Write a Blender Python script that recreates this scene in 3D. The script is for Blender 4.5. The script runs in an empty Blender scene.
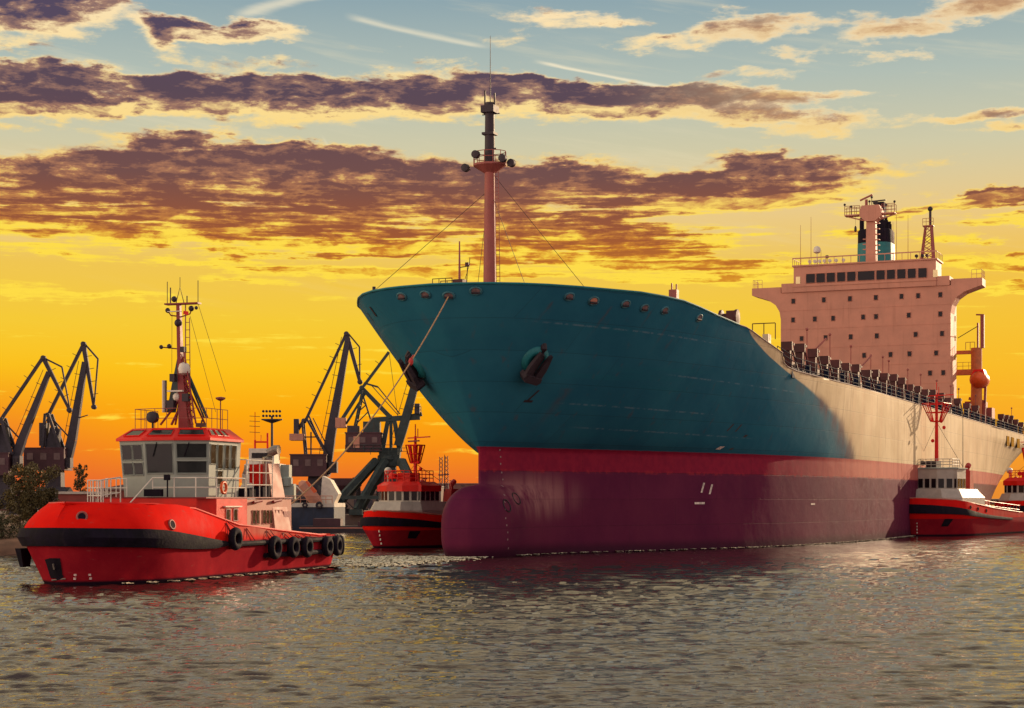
import bpy, bmesh, math, random
import numpy as np
from mathutils import Vector, Matrix
random.seed(7); np.random.seed(7)
R = math.radians
scene = bpy.context.scene
col = scene.collection

# ------------------------------------------------------------------ camera
F, HY, HC = 1734.0, 498.0, 5.0            # focal length in pixels, horizon row, eye height
cam_d = bpy.data.cameras.new('camera'); cam = bpy.data.objects.new('camera', cam_d); col.objects.link(cam)
cam_d.sensor_width = 36.0; cam_d.lens = 36.0 * F / 1024
cam_d.shift_y = (HY - 354.0) / 1024
cam_d.clip_start = 0.5; cam_d.clip_end = 40000
cam.location = (0, 0, HC); cam.rotation_euler = (R(90), 0, 0)
scene.camera = cam
scene.view_settings.view_transform = 'Standard'; scene.view_settings.look = 'None'
scene.view_settings.exposure = 0.0; scene.view_settings.gamma = 1.0
scene.view_settings.use_curve_mapping = False
scene.render.resolution_x = 1024; scene.render.resolution_y = 708
scene.cycles.max_bounces = 6; scene.cycles.diffuse_bounces = 3; scene.cycles.glossy_bounces = 4
scene.cycles.use_denoising = True; scene.cycles.caustics_reflective = False; scene.cycles.sample_clamp_indirect = 3.0

def lin(r, g, b):
    def f(c):
        c = c / 255.0
        return c / 12.92 if c <= 0.04045 else ((c + 0.055) / 1.055) ** 2.4
    return (f(r), f(g), f(b), 1.0)

# ------------------------------------------------------------------ sun
SUN_AZ, SUN_EL = R(40), R(13)
sun_d = bpy.data.lights.new('sun', 'SUN'); sun = bpy.data.objects.new('sun', sun_d); col.objects.link(sun)
sun_d.energy = 5.0; sun_d.angle = R(0.6); sun_d.color = (1.0, 0.72, 0.45)
sdir = Vector((math.sin(SUN_AZ) * math.cos(SUN_EL), math.cos(SUN_AZ) * math.cos(SUN_EL), math.sin(SUN_EL)))
sun.rotation_euler = (-sdir).to_track_quat('-Z', 'Y').to_euler()

# ------------------------------------------------------------------ world: evening sky with cloud banks
world = bpy.data.worlds.new('World'); scene.world = world; world.use_nodes = True
class G:
    """small node-graph writer"""
    def __init__(s, tree): s.t = tree; s.n = tree.nodes; s.l = tree.links
    def node(s, kind, **kw):
        n = s.n.new(kind)
        for k, v in kw.items(): setattr(n, k, v)
        return n
    def put(s, sock, v):
        if isinstance(v, bpy.types.NodeSocket): s.l.new(v, sock)
        else: sock.default_value = v
    def m(s, op, a, b=0.0, c=0.0, clamp=False):
        n = s.node('ShaderNodeMath', operation=op, use_clamp=clamp)
        s.put(n.inputs[0], a)
        if len(n.inputs) > 1: s.put(n.inputs[1], b)
        if len(n.inputs) > 2: s.put(n.inputs[2], c)
        return n.outputs[0]
    def v(s, op, a, b=(0, 0, 0)):
        n = s.node('ShaderNodeVectorMath', operation=op)
        s.put(n.inputs[0], a); s.put(n.inputs[1], b)
        return n.outputs['Value'] if op in ('LENGTH', 'DOT_PRODUCT') else n.outputs[0]
    def ramp(s, fac, stops, interp='LINEAR'):
        n = s.node('ShaderNodeValToRGB'); cr = n.color_ramp; cr.interpolation = interp
        while len(cr.elements) < len(stops): cr.elements.new(0.5)
        for e, (p, c) in zip(cr.elements, stops): e.position = p; e.color = c
        s.put(n.inputs[0], fac); return n.outputs[0]
    def step(s, x, a, b, lo=0.0, hi=1.0, smooth=True):
        n = s.node('ShaderNodeMapRange', interpolation_type='SMOOTHSTEP' if smooth else 'LINEAR')
        s.put(n.inputs[0], x); s.put(n.inputs[1], a); s.put(n.inputs[2], b); s.put(n.inputs[3], lo); s.put(n.inputs[4], hi)
        return n.outputs[0]
    def mix(s, f, a, b, mode='MIX'):
        n = s.node('ShaderNodeMix', data_type='RGBA', blend_type=mode)
        s.put(n.inputs[0], f); s.put(n.inputs[6], a); s.put(n.inputs[7], b)
        return n.outputs[2]
    def noise(s, vec, scale, detail=4, rough=0.55, dist=0.0, dims='3D'):
        n = s.node('ShaderNodeTexNoise', noise_dimensions=dims)
        s.put(n.inputs['Vector'], vec); n.inputs['Scale'].default_value = scale
        n.inputs['Detail'].default_value = detail; n.inputs['Roughness'].default_value = rough
        n.inputs['Distortion'].default_value = dist
        return n.outputs[0]
    def comb(s, x, y, z=0.0):
        n = s.node('ShaderNodeCombineXYZ'); s.put(n.inputs[0], x); s.put(n.inputs[1], y); s.put(n.inputs[2], z); return n.outputs[0]
    def sep(s, vec):
        n = s.node('ShaderNodeSeparateXYZ'); s.put(n.inputs[0], vec); return n.outputs

# cloud banks: azimuth and elevation in milliradians-like units (1 unit = 1/1734 rad), radii, weight
BLOBS = [
    (-490, 474, 100, 34, 1.3), (-425, 486, 45, 12, .6), (-480, 434, 60, 8, .35), (-330, 461, 40, 16, 1.05), (-262, 458, 52, 13, 1.05), (-338, 438, 24, 14, .65), (-250, 430, 70, 7, .4),
    (-430, 396, 210, 22, .95), (-200, 403, 220, 20, 1.0), (40, 397, 180, 20, .95), (190, 392, 120, 18, .85), (-490, 384, 110, 26, .75), (-330, 378, 200, 12, .5), (330, 374, 110, 8, .5), (300, 392, 80, 6, .4),
    (-60, 424, 75, 13, .75), (20, 412, 80, 10, .5),
    (-330, 320, 180, 30, 1.05), (-130, 316, 210, 30, 1.05), (70, 306, 200, 27, 1.0), (-470, 304, 140, 22, .85), (220, 302, 140, 17, .85), (310, 324, 120, 13, .85), (250, 336, 60, 9, .5), (-300, 350, 90, 12, .6), (-180, 345, 70, 8, .5),
    (-380, 276, 230, 17, .95), (-120, 268, 200, 16, .95), (60, 262, 170, 17, 1.0), (150, 248, 110, 13, .95), (-440, 257, 130, 12, .95), (-230, 249, 150, 10, .95), (-20, 240, 150, 10, .9), (130, 233, 110, 8, .85),
    (-470, 238, 90, 8, .8), (-320, 230, 90, 7, .85), (-170, 224, 110, 7, .85), (60, 222, 130, 7, .75), (-30, 206, 90, 5, .6), (-60, 222, 60, 6, .7), (-250, 212, 60, 5, .7),
    (240, 228, 75, 10, .9), (300, 226, 60, 6, .55), (180, 216, 70, 5, .5), (475, 286, 100, 8, 1.1), (510, 268, 80, 8, 1.05), (490, 226, 70, 9, 1.1), (505, 202, 80, 7, 1.0), (400, 282, 90, 6, .8), (440, 250, 60, 5, .75), (350, 262, 60, 5, .65),
    (490, 484, 75, 16, 1.0), (410, 466, 95, 12, .8), (355, 452, 55, 9, .7), (235, 468, 70, 12, .75), (160, 452, 75, 12, .7), (290, 440, 50, 8, .55), (380, 430, 50, 6, .5), (40, 480, 60, 10, .6), (0, 462, 60, 9, .5), (120, 478, 40, 7, .5), (330, 478, 30, 5, .4),
    (470, 370, 70, 7, .8), (500, 355, 60, 7, .7), (330, 362, 110, 9, .6), (240, 422, 80, 7, .5), (240, 374, 60, 6, .45), (-420, 200, 60, 5, .5), (-490, 194, 60, 4, .55), (-350, 196, 90, 4, .45),
]
def density_group():
    t = bpy.data.node_groups.new('cloud_density', 'ShaderNodeTree')
    t.interface.new_socket('P', in_out='INPUT', socket_type='NodeSocketVector')
    t.interface.new_socket('D', in_out='OUTPUT', socket_type='NodeSocketFloat')
    g = G(t); gi = g.node('NodeGroupInput'); go = g.node('NodeGroupOutput')
    P = gi.outputs[0]
    # billowed domain warp so that bank outlines are ragged
    w1 = g.node('ShaderNodeTexNoise'); g.put(w1.inputs['Vector'], g.v('MULTIPLY', P, (1 / 90, 1 / 34, 1))); w1.inputs['Scale'].default_value = 1; w1.inputs['Detail'].default_value = 5; w1.inputs['Roughness'].default_value = .62
    off = g.v('MULTIPLY', g.v('SUBTRACT', w1.outputs[1], (.5, .5, .5)), (70, 46, 0))
    Q = g.v('ADD', P, off)
    acc = None
    for x, y, rx, ry, w in BLOBS:
        d = g.v('LENGTH', g.v('MULTIPLY', g.v('SUBTRACT', Q, (x, y, 0)), (1 / rx, 1 / ry, 0)))
        val = g.step(d, 1.55, 0.15, 0.0, w)
        acc = val if acc is None else g.m('ADD', acc, val)
    acc = g.m('MINIMUM', acc, .98)
    n1 = g.noise(g.v('MULTIPLY', P, (1 / 110, 1 / 24, 1)), 1.0, 7, .62, .35)
    n2 = g.noise(g.v('ADD', g.v('MULTIPLY', P, (1 / 30, 1 / 13, 1)), (31, 7, 3)), 1.0, 6, .64, .2)
    _, pe, _ = g.sep(P); n3 = g.noise(g.v('ADD', g.v('MULTIPLY', P, (1 / 150, 1 / 8.5, 1)), (5, 3, 9)), 1.0, 5, .6, .3)
    acc = g.m('ADD', acc, g.m('MULTIPLY', g.m('SUBTRACT', n3, .5), g.step(pe, 330, 270, 0, 2.9)))
    nn = g.m('ADD', g.m('MULTIPLY', g.m('SUBTRACT', n1, .5), 1.5), g.m('MULTIPLY', g.m('SUBTRACT', n2, .5), 1.0))
    D = g.m('ADD', acc, nn)
    g.l.new(D, go.inputs[0]); return t
def build_world():
    g = G(world.node_tree); g.n.clear()
    out = g.node('ShaderNodeOutputWorld'); bg = g.node('ShaderNodeBackground')
    tc = g.node('ShaderNodeTexCoord'); d = tc.outputs['Generated']
    x, y, z = g.sep(g.v('NORMALIZE', d))
    az = g.m('MULTIPLY', g.m('ARCTAN2', x, y), F)
    hyp = g.m('SQRT', g.m('ADD', g.m('MULTIPLY', x, x), g.m('MULTIPLY', y, y)))
    el = g.m('MULTIPLY', g.m('DIVIDE', z, g.m('MAXIMUM', hyp, .02)), F)
    P = g.comb(az, el)
    # base colours by height above the horizon
    k = lambda py: (498 - py + 20) / 540.0
    base = g.ramp(g.m('DIVIDE', g.m('ADD', el, 20), 540), [
        (0.0, lin(205, 88, 40)), (k(480), lin(236, 116, 40)), (k(450), lin(248, 142, 24)), (k(415), lin(253, 168, 14)), (k(370), lin(252, 194, 28)), (k(325), lin(246, 202, 54)),
        (k(270), lin(240, 198, 82)), (k(215), lin(234, 202, 136)), (k(150), lin(208, 202, 168)), (k(80), lin(178, 190, 180)), (k(0), lin(142, 166, 174))])
    # redder towards the left horizon, golden to the right
    low = g.step(el, 150, 0, 0, 1)
    base = g.mix(g.m('MULTIPLY', low, g.step(az, -330, -560, 0, .75)), base, lin(226, 84, 52))
    base = g.mix(g.m('MULTIPLY', g.step(el, 330, 120, 0, 1), g.step(az, 150, 560, 0, .45)), base, lin(246, 178, 56))
    # thin high haze streaks
    hz = g.noise(g.v('MULTIPLY', g.v('ADD', P, g.comb(0, g.m('MULTIPLY', az, .16))), (1 / 260, 1 / 26, 1)), 1, 6, .6)
    base = g.mix(g.m('MULTIPLY', g.step(hz, .5, .75, 0, .35), g.step(el, 150, 330)), base, lin(238, 224, 186))
    # condensation trails
    for (x0, y0, x1, y1, w, s) in ((30, 436, 172, 405, 3.2, .75), (-158, 476, -30, 452, 4.5, .5), (-185, 352, -172, 332, 2.2, .5), (-270, 478, -190, 500, 8, .55)):
        L = math.hypot(x1 - x0, y1 - y0); ux, uy = (x1 - x0) / L, (y1 - y0) / L
        rel = g.v('SUBTRACT', g.v('ADD', P, g.v('MULTIPLY', g.comb(g.m('SUBTRACT', hz, .5), g.m('SUBTRACT', hz, .5)), (0, 14, 0))), (x0, y0, 0))
        t = g.v('DOT_PRODUCT', rel, (ux, uy, 0)); q = g.m('ABSOLUTE', g.v('DOT_PRODUCT', rel, (-uy, ux, 0)))
        msk = g.m('MULTIPLY', g.step(q, w, 0, 0, s), g.m('MULTIPLY', g.step(t, -12, 12), g.step(t, L + 14, L - 14)))
        base = g.mix(msk, base, lin(250, 236, 202))
    dg = density_group()
    def dens(p):
        n = g.node('ShaderNodeGroup'); n.node_tree = dg; g.put(n.inputs[0], p); return n.outputs[0]
    D0 = dens(P); D1 = dens(g.v('ADD', P, (4, -13, 0)))
    cover = g.step(D0, .26, .74)
    thick = g.step(D0, .42, 1.10)
    under = g.m('ADD', g.m('MULTIPLY', g.m('SUBTRACT', D0, D1), 1.7), .20, clamp=True)          # undersides catch the low light
    hfac = g.m('DIVIDE', el, 500)
    dark = g.ramp(hfac, [(.30, lin(214, 142, 36)), (.44, lin(196, 118, 40)), (.52, lin(158, 88, 52)), (.64, lin(116, 80, 76)), (.80, lin(92, 74, 86)), (1.0, lin(84, 74, 98))])
    mid = g.ramp(hfac, [(.30, lin(236, 178, 44)), (.50, lin(214, 138, 46)), (.64, lin(184, 126, 92)), (.8, lin(166, 124, 106)), (1.0, lin(176, 136, 114))])
    lit = g.ramp(hfac, [(.30, lin(255, 220, 66)), (.52, lin(254, 220, 76)), (.66, lin(250, 212, 124)), (.8, lin(252, 222, 150)), (1.0, lin(250, 226, 184))])
    tex = g.noise(g.v('MULTIPLY', P, (1 / 44, 1 / 15, 1)), 1, 7, .66, .4)
    shade = g.m('ADD', g.m('MULTIPLY', thick, 1.12), g.m('ADD', g.m('MULTIPLY', g.m('SUBTRACT', tex, .5), 2.3), g.m('MULTIPLY', under, -.72)))
    lowk = g.m('MULTIPLY', g.step(hfac, .60, .48), .16); shade = g.m('SUBTRACT', shade, lowk)
    cc = g.mix(g.step(shade, .02, .46, smooth=False), lit, mid)
    cc = g.mix(g.step(shade, .34, .86, smooth=False), cc, dark)
    # the cloud tops towards the right are thinner and paler
    cc = g.mix(g.m('MULTIPLY', g.step(az, 60, 330), g.step(el, 330, 400, 0, .72)), cc, g.mix(thick, lin(248, 226, 184), lin(200, 156, 112)))
    sky = g.mix(cover, base, cc)
    # overhead and behind the viewer: dusky rose fill brightened to light the shaded fronts, deeper above
    back = g.ramp(g.m('DIVIDE', g.m('ADD', z, .1), 1.1), [(0, (1.02, .70, .62, 1)), (.2, (1.10, .76, .68, 1)), (.45, (.66, .60, .54, 1)), (1.0, (.34, .36, .38, 1))])
    ni = g.node('ShaderNodeTexSky', sky_type='NISHITA'); ni.sun_disc = False; ni.sun_elevation = SUN_EL; ni.sun_rotation = SUN_AZ
    nis = g.v('SCALE', ni.outputs[0]); nis.node.inputs['Scale'].default_value = .02
    back = g.v('ADD', back, nis)
    sky = g.mix(g.step(el, 500, 760), sky, g.ramp(z, [(0, (.98, .80, .46, 1)), (.55, (.90, .74, .44, 1)), (1.0, (.36, .36, .35, 1))]))    # added khaki brightness above the view, lifts the water reflections
    wb = g.step(y, .55, -.1)
    glow = g.m('MULTIPLY', g.m('MULTIPLY', g.step(x, -.55, -.95), g.step(z, -.02, .05)), g.step(z, .55, .15))  # added bright lobe out of view, lights the starboard flare
    back = g.mix(glow, back, (4.4, 3.3, 2.1, 1))
    sky = g.mix(wb, sky, back)
    g.put(bg.inputs[0], sky); bg.inputs[1].default_value = 1.0
    g.l.new(bg.outputs[0], out.inputs[0])
build_world()

# ------------------------------------------------------------------ helpers
class MB:
    """collects geometry, built as ONE mesh object"""
    def __init__(s): s.v = []; s.f = []
    def add(s, vs, fs):
        o = len(s.v); s.v += [tuple(p) for p in vs]; s.f += [tuple(i + o for i in f) for f in fs]; return s
    def box(s, x0, x1, y0, y1, z0, z1):
        return s.add([(x0, y0, z0), (x1, y0, z0), (x1, y1, z0), (x0, y1, z0), (x0, y0, z1), (x1, y0, z1), (x1, y1, z1), (x0, y1, z1)],
                     [(0, 3, 2, 1), (4, 5, 6, 7), (0, 1, 5, 4), (1, 2, 6, 5), (2, 3, 7, 6), (3, 0, 4, 7)])
    def beam(s, p0, p1, w, h=None, w1=None, h1=None):
        h = w if h is None else h; w1 = w if w1 is None else w1; h1 = h if h1 is None else h1
        p0 = Vector(p0); p1 = Vector(p1); d = (p1 - p0).normalized()
        side = d.cross(Vector((0, 0, 1)))
        if side.length < 1e-3: side = Vector((1, 0, 0))
        side.normalize(); up = side.cross(d).normalized()
        vs = [p + side * (a * ww / 2) + up * (b * hh / 2) for p, ww, hh in ((p0, w, h), (p1, w1, h1)) for a, b in ((-1, -1), (1, -1), (1, 1), (-1, 1))]
        return s.add(vs, [(0, 1, 2, 3), (7, 6, 5, 4), (0, 4, 5, 1), (1, 5, 6, 2), (2, 6, 7, 3), (3, 7, 4, 0)])
    def tube(s, pts, r, n=6, r1=None, closed=False):
        pts = [Vector(p) for p in pts]; m = len(pts); base = len(s.v)
        for i, p in enumerate(pts):
            a = pts[i - 1] if (i > 0 or closed) else p; b = pts[(i + 1) % m] if (i < m - 1 or closed) else p
            d = (b - a).normalized(); q = Vector((0, 0, 1)) if abs(d.z) < .95 else Vector((1, 0, 0))
            e1 = d.cross(q).normalized(); e2 = d.cross(e1)
            rr = r if r1 is None else r + (r1 - r) * i / max(1, m - 1)
            for k in range(n):
                an = 2 * math.pi * k / n; s.v.append(tuple(p + e1 * (rr * math.cos(an)) + e2 * (rr * math.sin(an))))
        for i in range(m if closed else m - 1):
            j = (i + 1) % m
            for k in range(n):
                s.f.append((base + i * n + k, base + i * n + (k + 1) % n, base + j * n + (k + 1) % n, base + j * n + k))
        if not closed:
            s.f.append(tuple(base + k for k in range(n))[::-1]); s.f.append(tuple(base + (m - 1) * n + k for k in range(n)))
        return s
    def lathe(s, c, prof, n=14, axis='z'):
        c = Vector(c); base = len(s.v)
        for r, h in prof:
            for k in range(n):
                a = 2 * math.pi * k / n; q = (r * math.cos(a), r * math.sin(a), h)
                if axis == 'y': q = (q[0], q[2], q[1])
                if axis == 'x': q = (q[2], q[0], q[1])
                s.v.append(tuple(c + Vector(q)))
        for i in range(len(prof) - 1):
            for k in range(n):
                s.f.append((base + i * n + k, base + i * n + (k + 1) % n, base + (i + 1) * n + (k + 1) % n, base + (i + 1) * n + k))
        s.f.append(tuple(base + k for k in range(n))[::-1]); s.f.append(tuple(base + (len(prof) - 1) * n + k for k in range(n)))
        return s
    def ring(s, c, R0, r, e1=(1, 0, 0), e2=(0, 0, 1), n=16, m=7, sx=1.0):
        c = Vector(c); e1 = Vector(e1).normalized(); e2 = Vector(e2).normalized(); nn = e1.cross(e2).normalized(); base = len(s.v)
        for i in range(n):
            a = 2 * math.pi * i / n; d = e1 * (math.cos(a) * sx) + e2 * math.sin(a)
            for k in range(m):
                b = 2 * math.pi * k / m; s.v.append(tuple(c + d * (R0 + r * math.cos(b)) + nn * (r * math.sin(b))))
        for i in range(n):
            for k in range(m):
                s.f.append((base + i * m + k, base + i * m + (k + 1) % m, base + ((i + 1) % n) * m + (k + 1) % m, base + ((i + 1) % n) * m + k))
        return s
    def prism(s, poly, d0, d1, plane='xz'):
        n = len(poly)
        def P(a, b, d): return (a, d, b) if plane == 'xz' else ((a, b, d) if plane == 'xy' else (d, a, b))
        vs = [P(a, b, d0) for a, b in poly] + [P(a, b, d1) for a, b in poly]
        fs = [tuple(range(n)), tuple(range(2 * n - 1, n - 1, -1))] + [(i, i + n, (i + 1) % n + n, (i + 1) % n) for i in range(n)]
        return s.add(vs, fs)
    def loft(s, rings, cap=True):
        n = len(rings[0]); base = len(s.v)
        for r in rings: s.v += [tuple(p) for p in r]
        for i in range(len(rings) - 1):
            for k in range(n):
                s.f.append((base + i * n + k, base + i * n + (k + 1) % n, base + (i + 1) * n + (k + 1) % n, base + (i + 1) * n + k))
        if cap:
            s.f.append(tuple(base + k for k in range(n))[::-1]); s.f.append(tuple(base + (len(rings) - 1) * n + k for k in range(n)))
        return s
    def grid(s, rows):
        n = len(rows[0]); base = len(s.v)
        for r in rows: s.v += [tuple(p) for p in r]
        for i in range(len(rows) - 1):
            for k in range(n - 1):
                s.f.append((base + i * n + k, base + i * n + k + 1, base + (i + 1) * n + k + 1, base + (i + 1) * n + k))
        return s
    def ball(s, c, r, n=10, sz=1.0):
        return s.lathe(c, [(max(.01, r * math.sin(math.pi * i / 7)), -r * sz * math.cos(math.pi * i / 7)) for i in range(8)], n)
    def build(s, name, material, parent=None, smooth=False, label=None, weld=False, recalc=True):
        me = bpy.data.meshes.new(name); me.from_pydata(s.v, [], s.f)
        bm = bmesh.new(); bm.from_mesh(me)
        if weld: bmesh.ops.remove_doubles(bm, verts=bm.verts, dist=1e-4)
        if recalc: bmesh.ops.recalc_face_normals(bm, faces=bm.faces)
        bm.to_mesh(me); bm.free()
        me.materials.append(material)
        if smooth:
            me.polygons.foreach_set('use_smooth', [True] * len(me.polygons))
            if smooth != 'all': me.set_sharp_from_angle(angle=R(38))
        o = bpy.data.objects.new(name, me); col.objects.link(o)
        if parent: o.parent = parent
        if label: o['label'] = label
        return o
def tag(o, label, cat, group=None):
    o['label'] = label; o['category'] = cat
    if group: o['group'] = group
    return o
def thing(name, label, cat, loc=(0, 0, 0), rz=0.0, group=None):
    o = bpy.data.objects.new(name, None); col.objects.link(o); o.empty_display_size = .5
    o.location = loc; o.rotation_euler = (0, 0, rz); return tag(o, label, cat, group)
def structure(o): o['kind'] = 'structure'; return o
def copy_tree(o, parent=None):
    c = o.copy(); col.objects.link(c)
    if parent: c.parent = parent
    for ch in [k for k in col.objects if k.parent == o]: copy_tree(ch, c)
    return c

_mats = {}
def mat(name, c, rough=.55, metal=0.0, var=.25, scale=1.2, streak=0.0, streak_col=(.12, .05, .03, 1), bump=0.0, coat=0.0, spec=.35):
    """painted or rusty surface: base colour broken up by noise, optional vertical run-down stains"""
    if name in _mats: return _mats[name]
    m = bpy.data.materials.new(name); m.use_nodes = True; g = G(m.node_tree); b = g.n['Principled BSDF']
    tc = g.node('ShaderNodeTexCoord').outputs['Object']
    n = g.noise(tc, scale, 6, .6)
    cc = g.mix(g.step(n, .3, .7), tuple(c[i] * (1 - var) for i in range(3)) + (1,), tuple(min(1, c[i] * (1 + var * .6)) for i in range(3)) + (1,))
    if streak:
        sn = g.noise(g.v('MULTIPLY', tc, (2.2, 2.2, .12)), 1.0, 5, .6)
        cc = g.mix(g.step(sn, .54, .78, 0, streak), cc, streak_col)
    g.put(b.inputs['Base Color'], cc); g.put(b.inputs['Roughness'], g.step(n, .2, .8, max(.03, rough - .08), min(1, rough + .1)))
    b.inputs['Metallic'].default_value = metal; b.inputs['Specular IOR Level'].default_value = spec
    if coat: b.inputs['Coat Weight'].default_value = coat
    if bump:
        bn = g.node('ShaderNodeBump'); bn.inputs['Strength'].default_value = bump; bn.inputs['Distance'].default_value = .05
        g.put(bn.inputs['Height'], g.noise(tc, scale * 3, 5, .6)); g.l.new(bn.outputs[0], b.inputs['Normal'])
    _mats[name] = m; return m
class Frame:
    """vessel frame: local x to port, y aft, z up; helpers place picture rays on real planes of the vessel"""
    def __init__(s, x, y, deg): s.p = (x, y); s.a = R(deg); s.S = math.sin(s.a); s.C = math.cos(s.a)
    def world(s, x, y, z): return Vector((s.p[0] + s.S * y + s.C * x, s.p[1] + s.C * y - s.S * x, z))
    def at_y(s, px, py, y):
        k = (px - 512) / F
        x = (k * (s.p[1] + s.C * y) - s.p[0] - s.S * y) / (s.C + k * s.S)
        return x, HC + (HY - py) * (s.p[1] + s.C * y - s.S * x) / F
    def at_x(s, px, py, x):
        k = (px - 512) / F
        y = (k * (s.p[1] - s.S * x) - s.p[0] - s.C * x) / (s.S - k * s.C)
        return y, HC + (HY - py) * (s.p[1] + s.C * y - s.S * x) / F
def at(px, py, Y): return ((px - 512) * Y / F, HC + (HY - py) * Y / F)
def interp(x, xs, ys): return float(np.interp(x, xs, ys))
def rail(mb, pts, h, n=2, r=.03, step=1.6):
    """guard rail: posts and horizontal bars along a polyline"""
    pts = [Vector(p) for p in pts]
    for k in range(1, n + 1):
        mb.tube([p + Vector((0, 0, h * k / n)) for p in pts], r, 5)
    for i in range(len(pts) - 1):
        L = (pts[i + 1] - pts[i]).length; q = max(1, round(L / step))
        for j in range(q + (1 if i == len(pts) - 2 else 0)):
            p = pts[i].lerp(pts[i + 1], j / q); mb.tube([p, p + Vector((0, 0, h))], r, 5)
    return mb

# ------------------------------------------------------------------ materials
M = {}
M['salmon'] = mat('superstructure_paint', (.54, .235, .160), .6, var=.12, scale=.35, streak=.36, streak_col=(.26, .09, .05, 1))
M['cream'] = mat('cream_paint', (.66, .52, .34), .55, var=.15, scale=.4, streak=.2)
M['red'] = mat('tug_red_paint', (.72, .012, .006), .42, var=.18, scale=.8, spec=.25)
M['white'] = mat('white_paint', (.70, .62, .52), .45, var=.12, scale=1.5)
M['greyblue'] = mat('pale_grey_paint', (.30, .33, .29), .5, var=.12, scale=.7)
M['black'] = mat('black_rubber', (.010, .006, .014), .8, var=.5, scale=1.5, streak=.35, streak_col=(.04, .025, .03, 1), bump=.5, spec=.15)
M['darkmetal'] = mat('dark_metal', (.035, .022, .03), .6, var=.3)
M['brown'] = mat('oxide_brown_paint', (.085, .022, .022), .65, var=.35, scale=.8)
M['blue'] = mat('rail_blue_paint', (.010, .014, .040), .8, spec=.15)
M['glass'] = mat('dark_glass', (.010, .006, .009), .18, var=.1, spec=.25)
M['steel'] = mat('galvanised_steel', (.30, .25, .22), .4, .6)
M['rope'] = mat('rope_fibre', (.46, .27, .14), .9, var=.3, scale=8)
M['teal'] = mat('teal_paint', (.012, .15, .17), .5, var=.15)
M['orange'] = mat('orange_gloss', (.72, .10, .02), .4, var=.15)
M['crane'] = mat('crane_grey_paint', (.045, .036, .050), .6, var=.3, streak=.3)
M['cranegreen'] = mat('crane_green_paint', (.036, .052, .054), .6, var=.3, streak=.3)
M['machine'] = mat('machine_house_paint', (.075, .028, .038), .6, var=.3, scale=.5, streak=.3)
M['pinkmast'] = mat('pink_mast_paint', (.33, .085, .070), .55, var=.15, scale=1.0, streak=.2)
M['palering'] = mat('worn_teal_ring', (.045, .16, .20), .5)
M['dullpink'] = mat('inner_deck_glimpse', (.20, .12, .12), .7, var=.4, scale=3)
M['foam'] = mat('wash_foam', (.75, .66, .48), .8, var=.4, scale=2.0)

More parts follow.
